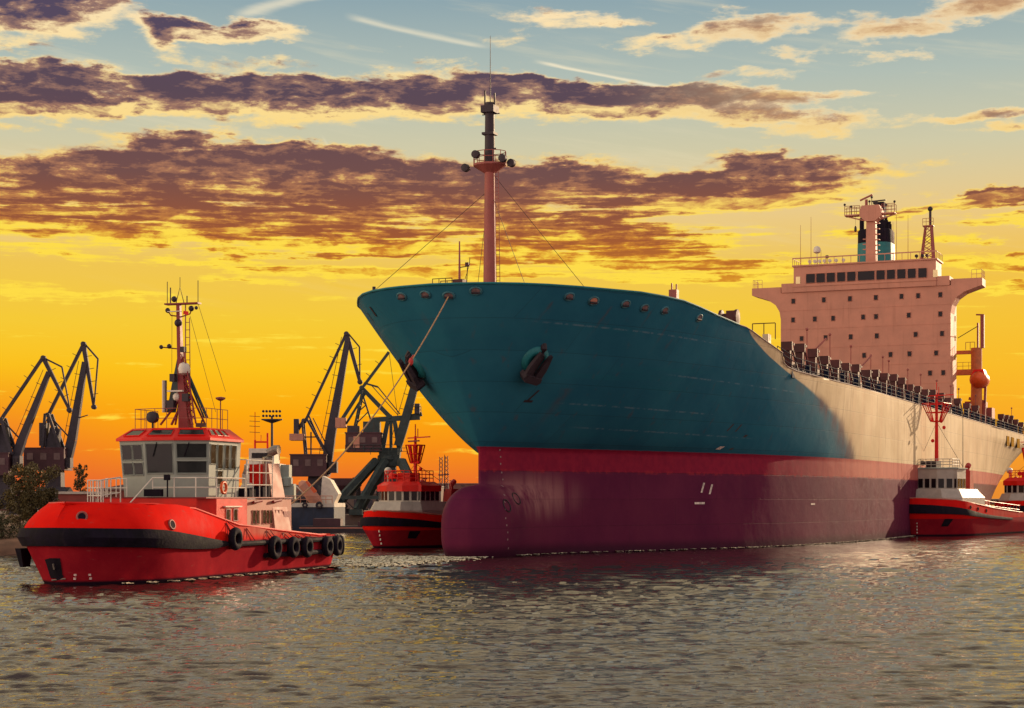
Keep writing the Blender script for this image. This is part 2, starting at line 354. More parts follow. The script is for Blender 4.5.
# ------------------------------------------------------------------ water
def build_water():
    Y = [-400., -100., 0., 15., 24., 30.]
    while Y[-1] < 300: Y.append(Y[-1] + max(.08, .09 * (Y[-1] / 41) ** 1.25))
    while Y[-1] < 30000: Y.append(Y[-1] * 1.12)
    Y = np.array(Y); nx = 1000
    t = np.linspace(-1, 1, nx); t = np.sign(t) * (np.abs(t) * .82 + .18 * np.abs(t) ** 6 * 2)
    half = np.maximum(32, Y * .43 + 8); half[Y > 320] *= 3
    X = t[None, :] * half[:, None]; YY = np.repeat(Y[:, None], nx, 1)
    dY = np.gradient(Y)[:, None]; Z = np.zeros_like(X)
    rng = np.random.RandomState(3)
    NW = 84
    for i in range(NW):
        big = i % 7 == 0
        lam = 10 ** (rng.uniform(.25, .65) if big else rng.uniform(-.58, .10))       # wind ripples of 0.3 to 1.7 m on a low chop
        an = rng.normal(R(94), R(16)); kk = 2 * math.pi / lam; kx, ky = math.cos(an) * kk, math.sin(an) * kk
        amp = (.36 if not big else .13) * math.sqrt(2 / NW) / kk * rng.uniform(.6, 1.4)
        w = np.clip(lam / (2.4 * dY) - .4, 0, 1); ph = rng.uniform(0, 6.283)
        s = np.sin(kx * X + ky * YY + ph + 1.1 * np.sin(.23 * kx * YY * .5 + .19 * ky * X + ph * 2))
        Z += w * amp * (s + .35 * s * s - .17)
    gust = 0
    for i in range(9):
        lx, ly, ph = rng.uniform(9, 40), rng.uniform(6, 22), rng.uniform(0, 6.283); gust = gust + np.sin(X / lx + ph + np.sin(YY / ly * .7 + ph)) * np.sin(YY / ly + ph * 3)
    Z *= 1 + .11 * gust
    nr, nc = X.shape
    me = bpy.data.meshes.new('water')
    co = np.stack([X, YY, Z], -1).reshape(-1, 3).astype(np.float32)
    a = (np.arange(nr - 1)[:, None] * nc + np.arange(nc - 1)[None, :]).reshape(-1)
    quads = np.stack([a, a + 1, a + nc + 1, a + nc], 1).astype(np.int32)
    me.vertices.add(len(co)); me.vertices.foreach_set('co', co.reshape(-1))
    me.loops.add(quads.size); me.loops.foreach_set('vertex_index', quads.reshape(-1))
    me.polygons.add(len(quads)); me.polygons.foreach_set('loop_start', np.arange(0, quads.size, 4, dtype=np.int32))
    me.polygons.foreach_set('use_smooth', np.ones(len(quads), dtype=bool)); me.update(calc_edges=True); me.validate()
    m = bpy.data.materials.new('harbour_water'); m.use_nodes = True; g = G(m.node_tree); b = g.n['Principled BSDF']
    tc = g.node('ShaderNodeTexCoord').outputs['Object']
    n2 = g.noise(g.v('MULTIPLY', tc, (.8, 1.2, 1)), 5.0, 4, .62, .4); n3 = g.noise(g.v('MULTIPLY', tc, (.6, 1, 1)), .9, 3, .55)
    bn = g.node('ShaderNodeBump'); bn.inputs['Strength'].default_value = 1.0; bn.inputs['Distance'].default_value = .05
    g.put(bn.inputs['Height'], g.m('ADD', g.m('MULTIPLY', n2, .55), n3)); g.l.new(bn.outputs[0], b.inputs['Normal'])
    b.inputs['Base Color'].default_value = (.036, .014, .014, 1); b.inputs['Roughness'].default_value = .03; b.inputs['IOR'].default_value = 1.5
    b.inputs['Specular Tint'].default_value = (1, 1, 1, 1)
    me.materials.append(m)
    o = bpy.data.objects.new('water', me); col.objects.link(o); structure(o)
build_water()

# ------------------------------------------------------------------ land
def build_land():
    M['earth'] = mat('bank_earth', (.16, .075, .045), .9, var=.4, scale=.3, bump=.6)
    M['concrete'] = mat('quay_concrete', (.13, .085, .075), .85, var=.35, scale=.3, streak=.4, bump=.3)
    rows = []
    rng = np.random.RandomState(5)
    for j, (y, z) in enumerate(((149.5, -.6), (151, .35), (152.5, 1.0), (156, 1.5), (165, 1.8), (200, 2.0), (286, 2.1))):
        rows.append([(x, y + (rng.normal() * .7 if j < 4 else 0) + max(0, (x + 45) * .4), z + rng.normal() * .12) for x in np.linspace(-200, -36, 80)])
    structure(MB().grid(rows).build('river_bank', M['earth'], smooth=True))
    q = MB().box(-260, 40, 286.5, 900, -1, 2.2)
    structure(q.build('quay_ground', M['concrete']))
    f = MB()
    f.box(-900, 700, 1400, 2200, -1, 4)
    structure(f.build('far_shore', mat('far_land', (.11, .055, .045), .9, var=.3, scale=.02)))
build_land()

# ================================================================== the container ship
SHIP = Frame(-2.7, 148.2, 22.9)
# plan curves measured from the stem: half-breadth against distance aft
T_DECK = ([0, .25, .6, 1.4, 3.3, 5.5, 8.8, 13.8, 19.8, 31, 43, 55, 70, 300], [0, 1.7, 3.3, 5.2, 7.6, 9.4, 11.3, 13.8, 15.6, 17.4, 18.9, 19.7, 20.1, 20.1])
T_RED = ([0, .3, 1, 4, 8.5, 17.4, 25, 31.8, 38.6, 55, 70, 94, 300], [0, .32, .6, 1.8, 3.7, 7.6, 10.8, 13.4, 15.7, 18.8, 19.8, 20.1, 20.1])
T_WL = ([0, .3, 1, 4, 10.3, 17, 24, 33, 49, 70, 85, 300], [0, .32, .6, 1.8, 4.4, 7.4, 10.7, 14.4, 18.0, 19.7, 20.1, 20.1])
def smooth_table(tab):
    x = np.array(tab[0], float); y = np.array(tab[1], float)
    d = np.zeros_like(x); h = np.diff(x); sl = np.diff(y) / h
    d[1:-1] = np.where(sl[1:] * sl[:-1] > 0, 2 * sl[1:] * sl[:-1] / (sl[1:] + sl[:-1] + 1e-9), 0); d[0] = sl[0] * 1.3; d[-1] = 0
    def f(q):
        if q <= 0: return 0.0
        i = min(len(x) - 2, int(np.searchsorted(x, q, 'right')) - 1); t = (q - x[i]) / h[i]
        return float(y[i] * (1 + 2 * t) * (1 - t) ** 2 + d[i] * h[i] * t * (1 - t) ** 2 + y[i + 1] * t * t * (3 - 2 * t) + d[i + 1] * h[i] * t * t * (t - 1))
    return f
f_deck, f_red, f_wl = smooth_table(T_DECK), smooth_table(T_RED), smooth_table(T_WL)
ZTOP = 22.3
def ztop(s):
    return interp(s, [-10, -6, 4, 9.7, 15.8, 21.4, 23, 27, 32.6, 33.1, 34.5, 37, 45, 60, 240], [22.15, 22.2, 22.3, 22.1, 21.5, 21.05, 21.0, 20.25, 19.3, 18.5, 18.1, 17.85, 17.65, 17.55, 17.4])
def stem(z):
    if z >= 9.2:
        q = (z - 9.2) / (ZTOP - 9.2); return -9.8 * q ** .94
    return 0.0
BZ, BH, BL, BW = 2.3, 3.85, 5.9, 2.95
def hull_u(s, z):
    s0 = stem(z)
    if z >= 9.2:
        q = (z - 9.2) / (ZTOP - 9.2); g = q ** .72
        u = (1 - g) * f_red(s - s0) + g * f_deck(s - s0)
    else:
        q = max(0, z) / 9.2; u = (1 - q) * f_wl(s) + q * f_red(s)
    if z < BZ + BH:
        w2 = 1 - abs((z - BZ) / BH) ** 2.7
        q = w2 - abs((s - 1.2) / BL) ** 2.7 if s < 1.2 else w2 * max(0, 1 - ((s - 1.2) / 26) ** 2)
        ub = BW * math.sqrt(max(0, q))
        k = 2.6; h = max(0, min(1, .5 + .5 * (u - ub) / k)); mx = ub * (1 - h) + u * h + k * h * (1 - h)
        blend = min(1, max(0, ub / .6)); u = mx * blend + max(u, ub) * (1 - blend)
    if s > 140:                                            # the run narrows towards the stern
        q = min(1, (s - 140) / 85); u *= 1 - .55 * q * q * max(0, 1 - max(z, 0) / 15.5)
    return u
def s_first(z):
    if z < BZ + BH:
        w = max(0, 1 - abs((z - BZ) / BH) ** 2.7) ** (1 / 2.7); return min(0, 1.2 - BL * w)
    return stem(z)
def s_last(z): return interp(z, [-2, 0, 4.5, 13, 17.5, 23], [188, 193, 199, 221, 232, 236])
def hull_uz(s, z): return hull_u(s, min(z, ztop(s)))
def hull_normal(s, z, side=1):
    e = .25
    du = (hull_u(s + e, z) - hull_u(s - e, z)) / (2 * e); dz = (hull_u(s, z + e) - hull_u(s, z - e)) / (2 * e)
    n = Vector((1, -du, -dz)).normalized(); return Vector((n.x * side, n.y, n.z))
def hull_point(s, z, side=1, off=0.0):
    return Vector((side * hull_u(s, z), s, z)) + hull_normal(s, z, side) * off
def hull_hit(px, py, side=1):
    """the point (s, z) of the real hull surface seen along a ray of the photograph"""
    best = None
    for z in np.arange(.3, 22.3, .15):
        lo = s_first(z) + .02
        for s in lo + np.linspace(0, 1, 210) ** 2 * 80:
            if z > ztop(s): continue
            w = SHIP.world(side * hull_u(s, z), s, z)
            e = abs(512 + F * w.x / w.y - px) + abs(HY - F * (w.z - HC) / w.y - py)
            if best is None or e < best[0]:
                n = hull_normal(s, z, side); nw = Vector((SHIP.C * n.x + SHIP.S * n.y, SHIP.C * n.y - SHIP.S * n.x, n.z))
                if nw.dot(Vector((0, 0, HC)) - w) > 0: best = (e, s, z)
    return best[1], best[2]

RUST_RUNS = ((-4.2, 21.0, 2.6, .22), (1.2, 21.0, 3.4, .25), (5.6, 21.0, 2.8, .2), (8.8, 20.8, 3.8, .28), (13.4, 20.5, 2.6, .2), (3.2, 14.4, 4.6, .8), (44, 17.2, 5, .5), (58, 17.2, 4, .35), (71, 17.2, 6, .5), (88, 17.2, 5, .4), (104, 17.2, 6.5, .6), (126, 17.2, 5, .5))
def hull_material():
    m = bpy.data.materials.new('ship_hull_paint'); m.use_nodes = True; g = G(m.node_tree); b = g.n['Principled BSDF']
    tc = g.node('ShaderNodeTexCoord').outputs['Object']; x, y, z = g.sep(tc)
    nb = g.noise(tc, .16, 5, .6); nf = g.noise(tc, 1.3, 6, .62)
    st = g.noise(g.v('MULTIPLY', tc, (.9, .9, .05)), 1.0, 5, .6); st2 = g.noise(g.v('MULTIPLY', tc, (.25, .25, .02)), 1.0, 4, .6)
    hs = g.noise(g.v('MULTIPLY', tc, (.05, .05, 1.3)), 1.0, 4, .6)
    # plating: welded strakes 2.4 m high, butts every 11 m
    br = g.node('ShaderNodeTexBrick'); g.put(br.inputs['Vector'], g.comb(y, z)); br.inputs['Scale'].default_value = 1
    br.inputs['Brick Width'].default_value = 11.5; br.inputs['Row Height'].default_value = 2.45; br.inputs['Mortar Size'].default_value = .035
    br.inputs['Mortar Smooth'].default_value = .6
    br.inputs['Color1'].default_value = (.44, .44, .44, 1); br.inputs['Color2'].default_value = (.56, .56, .56, 1); br.inputs['Mortar'].default_value = (.5, .5, .5, 1)
    plate = br.outputs['Color']; seam = br.outputs['Fac']
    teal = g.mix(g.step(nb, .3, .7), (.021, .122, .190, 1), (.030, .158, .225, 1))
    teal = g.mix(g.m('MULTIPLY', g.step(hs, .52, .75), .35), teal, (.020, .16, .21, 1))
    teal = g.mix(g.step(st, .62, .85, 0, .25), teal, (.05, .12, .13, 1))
    # after body: sunlight painted in as cream, plus run-down dirt
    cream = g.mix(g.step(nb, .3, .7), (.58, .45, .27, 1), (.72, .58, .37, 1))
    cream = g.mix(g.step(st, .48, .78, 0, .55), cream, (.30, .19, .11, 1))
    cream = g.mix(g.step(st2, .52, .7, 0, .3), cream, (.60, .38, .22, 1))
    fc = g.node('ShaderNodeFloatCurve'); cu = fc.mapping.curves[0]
    pts = [(0, .62), (8 / 23, .61), (10.4 / 23, .59), (12.5 / 23, .55), (14.5 / 23, .495), (16 / 23, .43), (17 / 23, .38), (18 / 23, .33), (19.3 / 23, .277), (21 / 23, .232), (1, .225)]  # edge between sunlit and shaded plating, drawn into the colour
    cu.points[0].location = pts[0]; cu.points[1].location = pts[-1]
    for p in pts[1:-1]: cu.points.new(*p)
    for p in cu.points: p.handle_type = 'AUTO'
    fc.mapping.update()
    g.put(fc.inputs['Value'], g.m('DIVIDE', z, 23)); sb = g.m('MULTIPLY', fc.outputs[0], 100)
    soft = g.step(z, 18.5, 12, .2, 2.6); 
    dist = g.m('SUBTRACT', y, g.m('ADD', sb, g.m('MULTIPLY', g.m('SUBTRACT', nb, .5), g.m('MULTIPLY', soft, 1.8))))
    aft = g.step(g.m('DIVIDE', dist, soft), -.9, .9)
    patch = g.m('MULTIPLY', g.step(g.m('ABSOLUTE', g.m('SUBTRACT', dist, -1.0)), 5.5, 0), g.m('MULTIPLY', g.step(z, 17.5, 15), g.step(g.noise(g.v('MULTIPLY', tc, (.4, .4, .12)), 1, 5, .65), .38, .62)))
    top = g.mix(aft, teal, cream)  # teal is the shaded tone, cream the sunlit one
    top = g.mix(g.m('MULTIPLY', patch, .75), top, (.10, .040, .055, 1))
    # boot-top: fresh red band over old purple-red antifouling, sunlit pink painted into the band aft
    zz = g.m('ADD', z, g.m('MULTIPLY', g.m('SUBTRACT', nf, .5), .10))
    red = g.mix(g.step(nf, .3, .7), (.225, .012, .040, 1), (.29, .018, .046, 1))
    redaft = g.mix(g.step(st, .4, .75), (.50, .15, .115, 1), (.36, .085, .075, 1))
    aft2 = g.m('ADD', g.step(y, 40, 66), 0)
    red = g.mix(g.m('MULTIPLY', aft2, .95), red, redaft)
    alt_red = g.mix(g.step(nb, .3, .72), (.098, .012, .045, 1), (.140, .020, .055, 1))
    alt_red = g.mix(g.step(st, .5, .8, 0, .3), alt_red, (.15, .028, .055, 1))
    alt_red = g.mix(g.m('MULTIPLY', g.step(y, 72, 110), .7), alt_red, g.mix(g.step(st, .42, .72), (.12, .022, .034, 1), (.065, .012, .026, 1)))
    # pale highlight painted on the bulb shoulder, broken up by streaks
    sc = g.m('MULTIPLY', g.step(g.v('LENGTH', g.v('MULTIPLY', g.v('SUBTRACT', tc, (4.5, 5.5, 5.2)), (.0, .13, .36))), 1.0, .1), g.step(st, .3, .62))
    alt_red = g.mix(g.m('MULTIPLY', sc, .6), alt_red, (.46, .22, .20, 1))
    alt_red = g.mix(g.step(z, 1.3, .25, 0, .75), alt_red, (.030, .010, .022, 1))
    under = g.mix(g.step(zz, 7.30, 7.42), alt_red, red)
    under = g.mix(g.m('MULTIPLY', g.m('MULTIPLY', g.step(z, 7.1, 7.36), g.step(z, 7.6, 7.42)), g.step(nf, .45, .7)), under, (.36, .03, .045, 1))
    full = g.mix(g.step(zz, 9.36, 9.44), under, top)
    full = g.mix(g.m('MULTIPLY', seam, .50), full, g.mix(.55, full, (.02, .012, .012, 1)))
    # scraped lines where fenders and lines have rubbed, rust weeping from the anchor pockets and chocks
    for zl, y0_, y1_ in ((19.35, -6, 20), (13.2, 2, 26), (11.3, 6, 34), (16.2, 12, 40)):
        ln = g.m('MULTIPLY', g.step(g.m('ABSOLUTE', g.m('SUBTRACT', g.m('ADD', z, g.m('MULTIPLY', y, .012)), zl)), .10, .03), g.m('MULTIPLY', g.step(y, y0_, y0_ + 4), g.step(y, y1_, y1_ - 5)))
        full = g.mix(g.m('MULTIPLY', g.m('MULTIPLY', ln, g.step(nf, .42, .6)), .38), full, (.22, .30, .34, 1))
    rw = g.noise(g.v('MULTIPLY', tc, (1.1, 1.1, .07)), 1.0, 4, .55); full = g.mix(g.m('MULTIPLY', g.m('MULTIPLY', g.step(rw, .60, .74), g.m('MULTIPLY', g.step(z, 9.4, 12), g.step(z, 22, 16))), .34), full, (.13, .055, .035, 1))
    for sy, zt_, ln_, wd in RUST_RUNS:
        yy = g.m('ADD', y, g.m('MULTIPLY', g.m('SUBTRACT', nf, .5), .5))
        core = g.m('MULTIPLY', g.step(g.m('ABSOLUTE', g.m('SUBTRACT', yy, sy)), wd, 0), g.m('MULTIPLY', g.step(z, zt_ - ln_, zt_, 0, 1), g.step(z, zt_ + .1, zt_ - .15)))
        full = g.mix(g.m('MULTIPLY', g.m('MULTIPLY', core, g.step(x, 0, .5)), g.step(rw, .36, .62, .10, .38)), full, (.12, .045, .025, 1))
    full = g.mix(.34, full, plate, 'OVERLAY')
    g.put(b.inputs['Base Color'], full)
    g.put(b.inputs['Roughness'], g.step(nf, .25, .75, .42, .62)); b.inputs['Specular IOR Level'].default_value = .10; b.inputs['IOR'].default_value = 1.22
    bn = g.node('ShaderNodeBump'); bn.inputs['Strength'].default_value = .42; bn.inputs['Distance'].default_value = .06
    dent = g.noise(g.v('MULTIPLY', tc, (.6, .42, .42)), 1.0, 3, .5)
    g.put(bn.inputs['Height'], g.m('ADD', g.m('MULTIPLY', seam, -.22), g.m('ADD', g.m('MULTIPLY', dent, 1.6), g.m('MULTIPLY', nf, .15)))); g.l.new(bn.outputs[0], b.inputs['Normal'])
    return m

def build_ship():
    root = thing('container_ship', 'huge unladen cargo ship with shaded teal bow, sunlit cream side, red bottom and bulbous bow', 'ship', (SHIP.p[0], SHIP.p[1], 0), -SHIP.a)
    rr = [0, .06, .15, .3, .5, .8, 1.2, 1.7, 2.3, 3, 3.8, 4.6, 5.5, 6.5, 7.6, 8.8, 10, 11.3, 12.7, 14, 15.5, 17, 18.5, 20, 21.5, 23, 24.5, 26, 27.2, 28.4, 29.6, 30.8, 31.6, 32.4, 33.2, 34, 34.8, 35.6, 36.4, 37.2, 38, 39, 40, 41, 42, 43, 44, 45, 46, 47.5, 49, 51, 53, 56, 59, 63, 67, 72, 78, 85, 93, 102, 112, 124, 138, 150, 162, 174, 186, 198, 210, 220, 228, 235]
    zs = list(np.arange(-1.3, 9.2, .3)) + list(np.arange(9.2, 22.31, .345))
    if zs[-1] < ZTOP: zs.append(ZTOP)
    rows = []
    for z in zs:
        a, e = s_first(z), s_last(z); sc = (e - a) / 235.0
        port = []
        for r in rr:
            s = a + r * (sc * min(1, r / 60) + (1 - min(1, r / 60)) * 1.0) if r < 60 else a + r * sc
            zc = min(z, ztop(s)); port.append((hull_u(s, zc), s, zc))
        rows.append([(-u, s, q) for u, s, q in port[::-1]] + port[1:])
    hull = MB().grid(rows)
    n = len(rows[0])
    hull.f += [(i * n, i * n + n - 1, (i + 1) * n + n - 1, (i + 1) * n) for i in range(len(rows) - 1)]     # transom
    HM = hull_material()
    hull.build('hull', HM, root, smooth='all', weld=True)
    dk = MB(); sd = [-7.4, -6.5, -5, -2, 1, 5, 9, 13, 17, 21]; st_ = [31, 40, 50, 70, 100, 150, 200, 228]
    dk.grid([[(-hull_u(s, 20.6) + .1, s, min(20.8, ztop(s) - .3)) for s in sd], [(hull_u(s, 20.6) - .1, s, min(20.8, ztop(s) - .3)) for s in sd]])
    s2 = [21, 24, 27, 30, 33, 36] + st_[1:]
    dk.grid([[(-hull_u(s, 17) + .12, s, 17.1) for s in s2], [(hull_u(s, 17) - .12, s, 17.1) for s in s2]])
    a_, b_ = hull_u(21, 17) - .12, hull_u(21, 21) - .12
    dk.add([(-a_, 21, 17.1), (a_, 21, 17.1), (b_, 21, 20.8), (-b_, 21, 20.8)], [(0, 1, 2, 3)])
    dk.build('deck', M['brown'], root)
    ss = [-9.5, -9.2, -8.6, -7.3, -5.5, -3, 0, 3, 6, 9, 12, 14, 16, 18.5, 21, 22.5, 24, 25.5, 27, 28.5, 30, 31.5, 32.6, 33.1, 34.5, 37, 42, 50, 60, 90, 130, 180, 228]
    left = [(-hull_u(s, ztop(s)), s, ztop(s)) for s in ss]; right = [(hull_u(s, ztop(s)), s, ztop(s)) for s in ss]
    fwd = [p for p in left[::-1] if p[1] <= 21] + [(0, -9.75, ztop(-9.75))] + [p for p in right if p[1] <= 21]
    MB().tube(fwd, .10, 6).build('bulwark_rail', M['teal'], root, smooth=True)
    for sd_ in (left, right):
        MB().tube([p for p in sd_ if p[1] >= 21], .06, 6).build('sheer_rail', M['dullpink'], root, smooth=True)

    # ---- chocks along the bulwark: ring and opening, on the plating itself
    def chock(s, z, side, w, name='fairlead'):
        n = hull_normal(s, z, side); p = hull_point(s, z, side, .02)
        e1 = Vector((-n.y, n.x, 0)).normalized(); e2 = n.cross(e1).normalized()
        r = MB().ring(p, .46 * w, .11 * w, e1, e2, 18, 8, 1.35).build(name, M['palering'], root, smooth='all')
        q = MB(); q.add([p + n * .05] + [p + n * .03 + e1 * (math.cos(k * math.pi / 8) * .5 * w * 1.35) + e2 * (math.sin(k * math.pi / 8) * .5 * w) for k in range(16)], [(0, 1 + k, 1 + (k + 1) % 16) for k in range(16)])
        q.build('opening', M['salmon'] if w > .78 else M['dullpink'], r)
        hh = MB(); hh.tube([p + n * .1 - e1 * .5 * w + e2 * -.12, p + n * .12 + e1 * .45 * w + e2 * -.12], .12 * w, 6); hh.build('roller', M['darkmetal'], r)
    for px, py, side in ((402, 297.5, -1), (425, 294.5, -1), (449.5, 294.5, 1), (477, 291.5, 1), (569, 296, 1), (592, 301, 1), (625, 304, 1), (645, 308, 1), (665, 310, 1), (699, 317, 1)):
        s, z = hull_hit(px, py, side); chock(s, z, side, (.72 if px != 592 else .8))
    # dark louvre slots on the starboard shoulder
    for k in range(3):
        s, z = hull_hit(368.5 + k * 2.6, 322 - k * 5, -1); p = hull_point(s, z, -1, .03); n = hull_normal(s, z, -1); e2 = Vector((0, 0, 1)); e1 = n.cross(e2).normalized(); e2 = e1.cross(n)
        MB().add([p - e1 * .2 - e2 * .5 + n * .03, p + e1 * .2 - e2 * .5 + n * .03, p + e1 * .2 + e2 * .5 + n * .03, p - e1 * .2 + e2 * .5 + n * .03], [(0, 1, 2, 3)]).build('bow_slot', M['darkmetal'], root)

    # ---- anchors: bolster ring on the flare, stockless anchor hauled home
    def anchor(s, z, side, tilt):
        n = hull_normal(s, z, side); p = hull_point(s, z, side, -.1)
        e1 = Vector((-n.y, n.x, 0)).normalized()
        if e1.y < 0: e1 = -e1
        e2 = n.cross(e1).normalized()
        if e2.z < 0: e2 = -e2
        b = MB(); rings = []
        for R0, h in ((1.35, -.2), (1.2, .2), (.95, .4), (.7, .45), (.55, .1)):
            rings.append([p + n * h + e1 * (math.cos(k * math.pi / 12) * R0) + e2 * (math.sin(k * math.pi / 12) * R0 * 1.05) for k in range(24)])
        b.loft(rings).build('anchor_bolster', M['teal'], root, smooth='all')
        o = p + n * .75;  dn = (-e2 * math.cos(tilt) + e1 * math.sin(tilt)).normalized(); sd2 = n.cross(dn).normalized()
        a = MB()
        def P(u, v, w): return o + sd2 * (u * .72) + dn * (v * .8) + n * (w * .7)
        # crown with two broad flukes lying against the plating, shank disappears into the pipe
        def slab(poly, w0, w1):
            c = len(poly); a.add([P(u, v, w0) for u, v in poly] + [P(u, v, w1) for u, v in poly], [tuple(range(c)), tuple(range(2 * c - 1, c - 1, -1))] + [(i, i + c, (i + 1) % c + c, (i + 1) % c) for i in range(c)])
        slab([(-1.15, 1.3), (1.15, 1.3), (1.25, 1.75), (.9, 2.15), (-.9, 2.15), (-1.25, 1.75)], -.5, .75)
        slab([(-1.15, 1.5), (-.25, 1.5), (-.35, .2), (-.55, -1.15), (-.85, -1.45), (-1.05, -.6), (-1.2, .4)], .05, .55)
        slab([(1.15, 1.5), (.25, 1.5), (.35, .2), (.55, -1.15), (.85, -1.45), (1.05, -.6), (1.2, .4)], .05, .55)
        slab([(-.28, 1.6), (.28, 1.6), (.22, -.9), (-.22, -.9)], -.9, .05)
        a.tube([P(0, -.9, -.3), P(0, -1.5, -.6), P(0, -1.9, -1.3)], .3, 8)
        a.build('anchor', M['darkmetal'], root)
    s, z = hull_hit(536, 360); anchor(s, z, 1, R(-14))
    s, z = hull_hit(416, 366, -1); anchor(s, z, -1, R(24))

    # ---- marks painted on the plating
    def mark(s, z, w, h, m, side=1, slant=0.0):
        q = MB(); q.add([hull_point(s + a * w / 2 + slant * b, z + b * h / 2, side, .02) for a, b in ((-1, -1), (1, -1), (1, 1), (-1, 1))], [(0, 1, 2, 3)]); return q.build('draught_mark' if w < .4 else 'plate_mark', m, root)
    M['markgrey'] = mat('mark_faded', (.34, .22, .22), .7)
    M['markwhite'] = mat('mark_white', (.72, .58, .50), .7, var=.4, scale=3)
    for k in range(14):
        py = 449 + k * 7.6; s, z = hull_hit(499.5 + .7 * k, py); mark(s, z, .13, .14, M['markgrey'])
    for px, py, w, h, sl in ((702.5, 489, .25, .95, .22), (711.5, 489, .25, .95, .22), (700, 504, 1.4, .2, 0), (813, 504, 1.1, .18, 0), (719, 447, .7, .3, .2)):
        s, z = hull_hit(px, py); mark(s, z, w, h, M['markwhite'], slant=sl)
    for px, py, w, h, sl in ((739.5, 443, .5, 1.5, .5), (731, 428, .25, .7, .2), (739, 428, .25, .7, .2), (529, 401, .75, .18, 0), (532.3, 396, .18, .95, .12)):
        s, z = hull_hit(px, py); mark(s, z, w, h, M['darkmetal'], slant=sl)
    # bulb symbol and thruster ring
    for px, py in ((507, 506), (516, 499)):
        s, z = hull_hit(px, py); n = hull_normal(s, z); p = hull_point(s, z, 1, .015); e1 = Vector((-n.y, n.x, 0)).normalized(); e2 = n.cross(e1)
        MB().ring(p, .55, .05, e1, e2, 20, 5).build('thruster_mark', M['darkmetal'], root)
    # flat-side ports near the quarter
    for px in (1008, 1012.6, 1018.4):
        y0, z0 = SHIP.at_x(px - 1.4, 436, 20.15); y1, _ = SHIP.at_x(px + 1.2, 436, 20.15); zc = 15.6
        MB().box(20.06, 20.2, y0, y1, zc - 1.0, zc + .75).build('side_port', M['glass'], root)

    # ---- forecastle fittings: foremast
    fm = thing_part('foremast', root)
    f = MB(); f.loft([[(r * math.cos(k * math.pi / 8), 2 + r * math.sin(k * math.pi / 8), z) for k in range(16)] for r, z in ((.60, 20.9), (.53, 26), (.44, 33.6))])
    f.build('mast_column', M['pinkmast'], fm, smooth=True)
    p = MB(); p.loft([[(r * math.cos(k * math.pi / 6), 2 + r * .8 * math.sin(k * math.pi / 6), z) for k in range(12)] for r, z in ((.48, 33.1), (1.5, 33.75), (1.5, 33.92))])
    p.build('platform', M['pinkmast'], fm)
    q = MB(); ringp = [(1.46 * math.cos(k * math.pi / 6), 2 + 1.16 * math.sin(k * math.pi / 6), 33.92) for k in range(13)]
    rail(q, ringp, 1.0, 2, .035, .9).build('platform_railing', M['pinkmast'], fm)
    t = MB(); t.tube([(0, 2, 33.9), (0, 2, 39.2)], .46, 12, .40); t.box(-.55, .55, 1.5, 2.5, 36.4, 36.6); t.box(-.6, .6, 1.4, 2.6, 38.3, 38.9)
    t.tube([(-.45, 2, 38.6), (-.45, 2, 40.3)], .08, 6); t.tube([(.45, 2, 38.6), (.45, 2, 40.0)], .08, 6); t.tube([(-.7, 2, 38.2), (.95, 2, 38.2)], .05, 6)
    t.tube([(-.4, 2, 35.2), (.62, 2, 35.2)], .07, 6)
    t.build('top_mast', M['darkmetal'], fm, smooth=True)
    MB().tube([(.05, 2, 39.2), (.05, 2, 45)], .045, 6, .02).build('whip_antenna', M['darkmetal'], fm)
    for x, y, z in ((-2.0, 1.3, 33.6), (-.85, .9, 34.6), (1.55, 1.2, 34.15), (2.1, 1.8, 33.8)):
        l = MB().lathe((x, y, z), [(.12, -.25), (.34, -.2), (.36, .2), (.2, .32)], 12, 'y'); l.tube([(x, y, z), (x * .8, y + .2, z - .2)], .05, 5); l.build('floodlight', M['darkmetal'], fm, smooth=True)
    ld = MB()
    for xx in (.78, 1.12): ld.tube([(xx, 1.7, 21), (xx - .18, 1.7, 33.2)], .03, 5)
    for k in range(38): zz = 21.2 + k * .32; ld.tube([(.78 - .18 * k / 38, 1.7, zz), (1.12 - .18 * k / 38, 1.7, zz)], .02, 4)
    ld.build('ladder', M['pinkmast'], fm)
    for a, b in (((.3, 2, 33), (9.6, .4, 22.3)), ((.3, 2, 31), (5.9, -4, 22.2)), ((-.3, 2, 31.5), (-9.0, -3.6, 22.2)), ((-.3, 2, 30), (-3.3, 6, 21.1))):
        MB().tube([a, b], .022, 4).build('stay_wire', M['darkmetal'], fm)
    # small jack mast and winch platform at the stem
    jm = thing_part('jackmast', root)
    x, z = SHIP.at_y(459.5, 280, -4)
    MB().tube([(x, -4, 21), (x, -4, 26.4)], .14, 8, .06).build('mast_column', M['pinkmast'], jm)
    a = MB(); a.box(x - .45, x + .45, -4.4, -3.6, 21, 23.2); a.tube([(x + .6, -4, 22), (x + .75, -4, 24.6)], .04, 5); a.tube([(x - .1, -4, 24.2), (x + .9, -4, 24.3)], .04, 5); a.tube([(x + .5, -4, 23.2), (x + .9, -4, 24.4), (x + .95, -4, 25)], .03, 5); a.box(x + .55, x + .85, -4.1, -3.8, 24.3, 24.6)
    a.build('lamp_bracket', M['brown'], jm)
    q = MB(); rail(q, [(x - 2.4, -4.2, 21.0), (x - .6, -4.2, 21.0)], 2.35, 4, .035, .6); rail(q, [(x - 2.4, -2.6, 21.0), (x - .6, -2.6, 21.0)], 2.35, 4, .035, .6)
    q.build('platform_railing', M['brown'], jm)
    MB().tube([(-7.2, -5.8, 22.1), (-7.2, -5.8, 22.75)], .15, 8).build('bollard', M['darkmetal'], root)
    x, z = SHIP.at_y(674, 299, 9)
